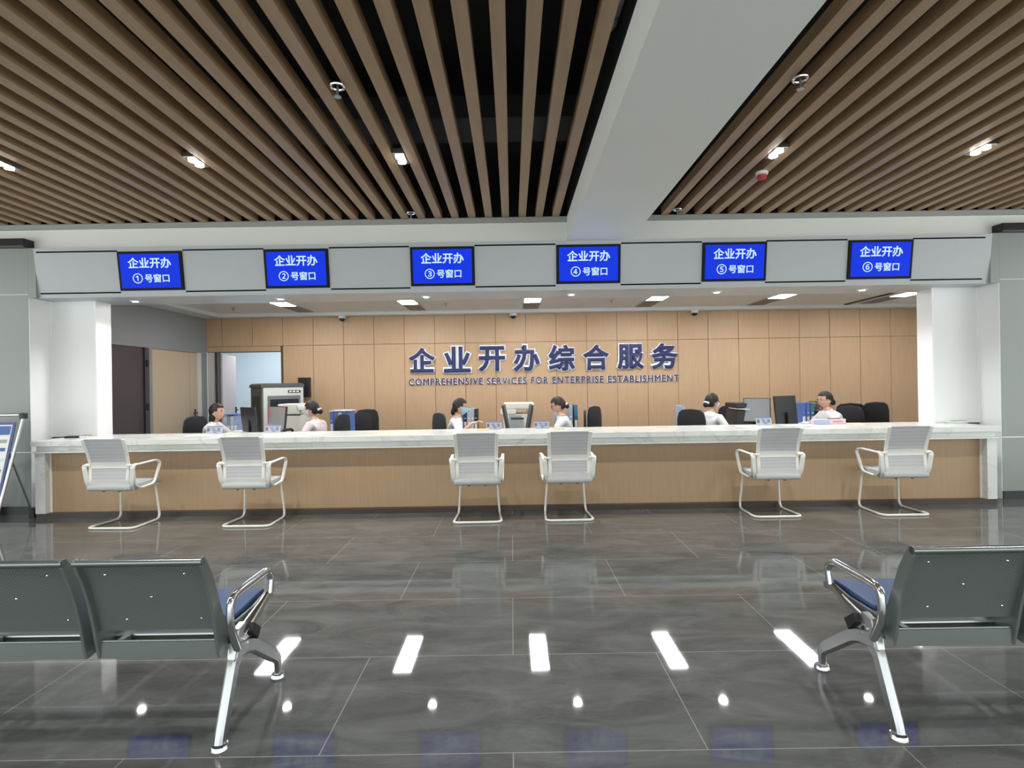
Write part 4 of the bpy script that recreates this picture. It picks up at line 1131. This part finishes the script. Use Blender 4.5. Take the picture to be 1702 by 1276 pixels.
    for c_, r_ in (((0, ly*.85-.012, .912-drop), (.18, .085, .076)), ((0, nb[1]-.008, nb[2]-.012), (.085, .072, .045)), ((0, ly*.7, .84-drop), (.165, .105, .10))):
        bmesh.ops.create_uvsphere(sb, u_segments=20, v_segments=14, radius=1, matrix=Matrix.Translation(c_) @ Matrix.Diagonal((*r_, 1)))
    bmesh.ops.recalc_face_normals(sb, faces=sb.faces); sm_ = bpy.data.meshes.new('b'); sb.to_mesh(sm_); sb.free()
    for p in sm_.polygons: p.use_smooth = True
    sh_o = mesh_obj('shirt', sm_, shirt_m, t)
    # collar
    cz = nb[2]+.012; cyy = nb[1]
    cl = MB()
    pts_o = [(.062*math.sin(a), cyy+.010-.062*math.cos(a), cz+.012-.022*(1-math.cos(a))/2*1.6) for a in [(-2.6+5.2*k/16) for k in range(17)]]
    cl.sweep(pts_o, rect_sec(.030, .006), up=(0, 0, 1)); cl.build('collar', shirt_m, sh_o, smooth=True)
    PN = {k: grow(N[k], .012) for k in ('pel',)}; PE = []
    for q in 'lr':
        for k in ('hip', 'th', 'kn', 'ca', 'an'): PN[q+k] = grow(N[q+k], .014)
        PE += [('pel', q+'hip'), (q+'hip', q+'th'), (q+'th', q+'kn'), (q+'kn', q+'ca'), (q+'ca', q+'an')]
    pm = skin_mesh(PN, PE, 0, 2); mesh_obj('trousers', pm, trouser, t)
    for p in pm.polygons: p.use_smooth = True
    # head parts
    def hp(mb_or_me, nm, m, par=t):
        if isinstance(mb_or_me, MB):
            bmesh.ops.transform(mb_or_me.bm, matrix=Hm, verts=mb_or_me.bm.verts); return mb_or_me.build(nm, m, par, smooth=True)
        mb_or_me.transform(Hm)
        for p in mb_or_me.polygons: p.use_smooth = True
        return mesh_obj(nm, mb_or_me, m, par)
    hr = hp(hair_bm('back'), 'hair', hairmat)
    if hair == 'bun': hp(MB().ell((0, -.112, -.045), (.043, .034, .042), 18, 12).ell((0, -.09, -.02), (.05, .03, .05), 16, 10), 'hair_bun', hairmat, hr)
    elif hair == 'low': hp(MB().ell((0, -.09, -.075), (.045, .032, .05), 18, 12).ell((0, -.085, -.04), (.055, .03, .05), 16, 10), 'hair_bun', hairmat, hr)
    elif hair == 'long': hp(MB().ell((0, -.072, -.10), (.060, .035, .085), 18, 12).ell((.05, -.035, -.07), (.025, .035, .06), 12, 8).ell((-.05, -.035, -.07), (.025, .035, .06), 12, 8), 'hair_tail', hairmat, hr)
    if clip: hp(MB().ell((0, -.122, -.012), (.035, .016, .014), 14, 8).ell((.03, -.11, -.02), (.02, .018, .016), 12, 8).ell((-.03, -.11, -.02), (.02, .018, .016), 12, 8), 'hair_clip', clip, hr)
    for s in (-1, 1):
        hp(MB().ell((s*.029, .078, .006), (.012, .008, .0055), 12, 8), 'eye', eyem)
        hp(MB().tube([(s*.014, .091, .026), (s*.03, .088, .031), (s*.046, .078, .026)], .0028, 6), 'eyebrow', hairmat)
    if mask:
        mbm = head_bm(1.0, False); dl = []
        for f in mbm.faces:
            c = f.calc_center_median()
            if not (c.y > .018 and -.108 < c.z < -.004+.0*c.x): dl.append(f)
        bmesh.ops.delete(mbm, geom=dl, context='FACES')
        for v in mbm.verts: v.co = Vector((v.co.x*1.10, v.co.y*1.10+.012+.012*math.exp(-(v.co.x/.03)**2-((v.co.z+.03)/.03)**2), v.co.z*1.03))
        ex = bmesh.ops.solidify(mbm, geom=mbm.faces[:], thickness=.003)
        mb = MB(); mb.bm.free(); mb.bm = mbm; mo = hp(mb, 'face_mask', mask)
        for s in (-1, 1): hp(MB().tube([(s*.078, .03, -.02), (s*.084, -.005, .012)], .0014, 5).tube([(s*.068, .03, -.075), (s*.083, -.005, -.035)], .0014, 5), 'ear_loop', mask, mo)
    else:
        hp(MB().ell((0, .0905, -.060), (.017, .004, .0045), 12, 8), 'lips', lips)
    if glasses:
        g_ = MB()
        for s in (-1, 1):
            g_.sweep([(s*.031+.021*math.cos(a*PI/8), .105-.15*abs(s*.031+.021*math.cos(a*PI/8)), .002+.017*math.sin(a*PI/8)) for a in range(16)], circle_sec(.0016, 6), closed=True)
            g_.tube([(s*.052, .097, .006), (s*.08, .06, .008), (s*.084, -.005, .006)], .0016, 6)
        g_.tube([(-.01, .103, .004), (.01, .103, .004)], .0016, 6)
        hp(g_, 'glasses', blackp)
    if lanyard:
        MB().sweep([(.055, ly*.9+.07, .95-drop), (.03, ly*.85+.115, .86), (0, ly*.7+.135, .76)], rect_sec(.014, .003), up=(1, 0, 0)).sweep([(-.055, ly*.9+.07, .95-drop), (-.03, ly*.85+.115, .86), (0, ly*.7+.135, .76)], rect_sec(.014, .003), up=(1, 0, 0)).build('lanyard', blackp, t)
    t.scale = (tall, tall, tall)
    return t
def PX(px, Y): return at(px, 685, Y)[0]
person((PX(347, 7.4), 7.4, 0), -78, 'person with long dark hair in a white shirt, seated nearest the side doors, unmasked', lean=.07, hyaw=-12, hpitch=2, hair='long', drop=.02)
person((PX(534, 7.45), 7.45, 0), 84, 'person in a pale pink shirt and white mask, dark bun with white clip, typing', lean=.10, hpitch=-10, mask=maskw, clip=clipw, shirt_m=pinkshirt, drop=.005, lreach=(-.12, .30, .80), rreach=(.12, .30, .80))
person((PX(746, 7.4), 7.4, 0), -84, 'person in a white shirt and light blue mask, one arm resting out on the counter', lean=.12, hyaw=-2, hpitch=-6, hair='low', mask=maskb, longsleeve=False, lanyard=True,
       rreach=(.42, .30, .92), lreach=(-.10, .32, .80), drop=.0)
person((PX(950, 7.45), 7.45, 0), 82, 'person bending forward over papers, white shirt, thin glasses and pale hair clip', lean=.15, hyaw=6, hpitch=-18, hairmat=hairb, glasses=True, clip=clipw, longsleeve=False, lanyard=True, drop=0)
person((PX(1172, 7.4), 7.4, 0), -62, 'person in a white shirt turned half away beside the black printer, mask and glasses', lean=.10, hyaw=0, hpitch=-6, mask=maskw, glasses=True, clip=clipw, drop=-.012, lreach=(-.12, .27, .80), rreach=(.12, .27, .80))
person((PX(1388, 7.45), 7.45, 0), 90, 'person in a white shirt and glasses behind the pink leaflet box, dark low bun', lean=.10, hyaw=8, hpitch=-4, hairmat=hairb, glasses=True, drop=-.018)
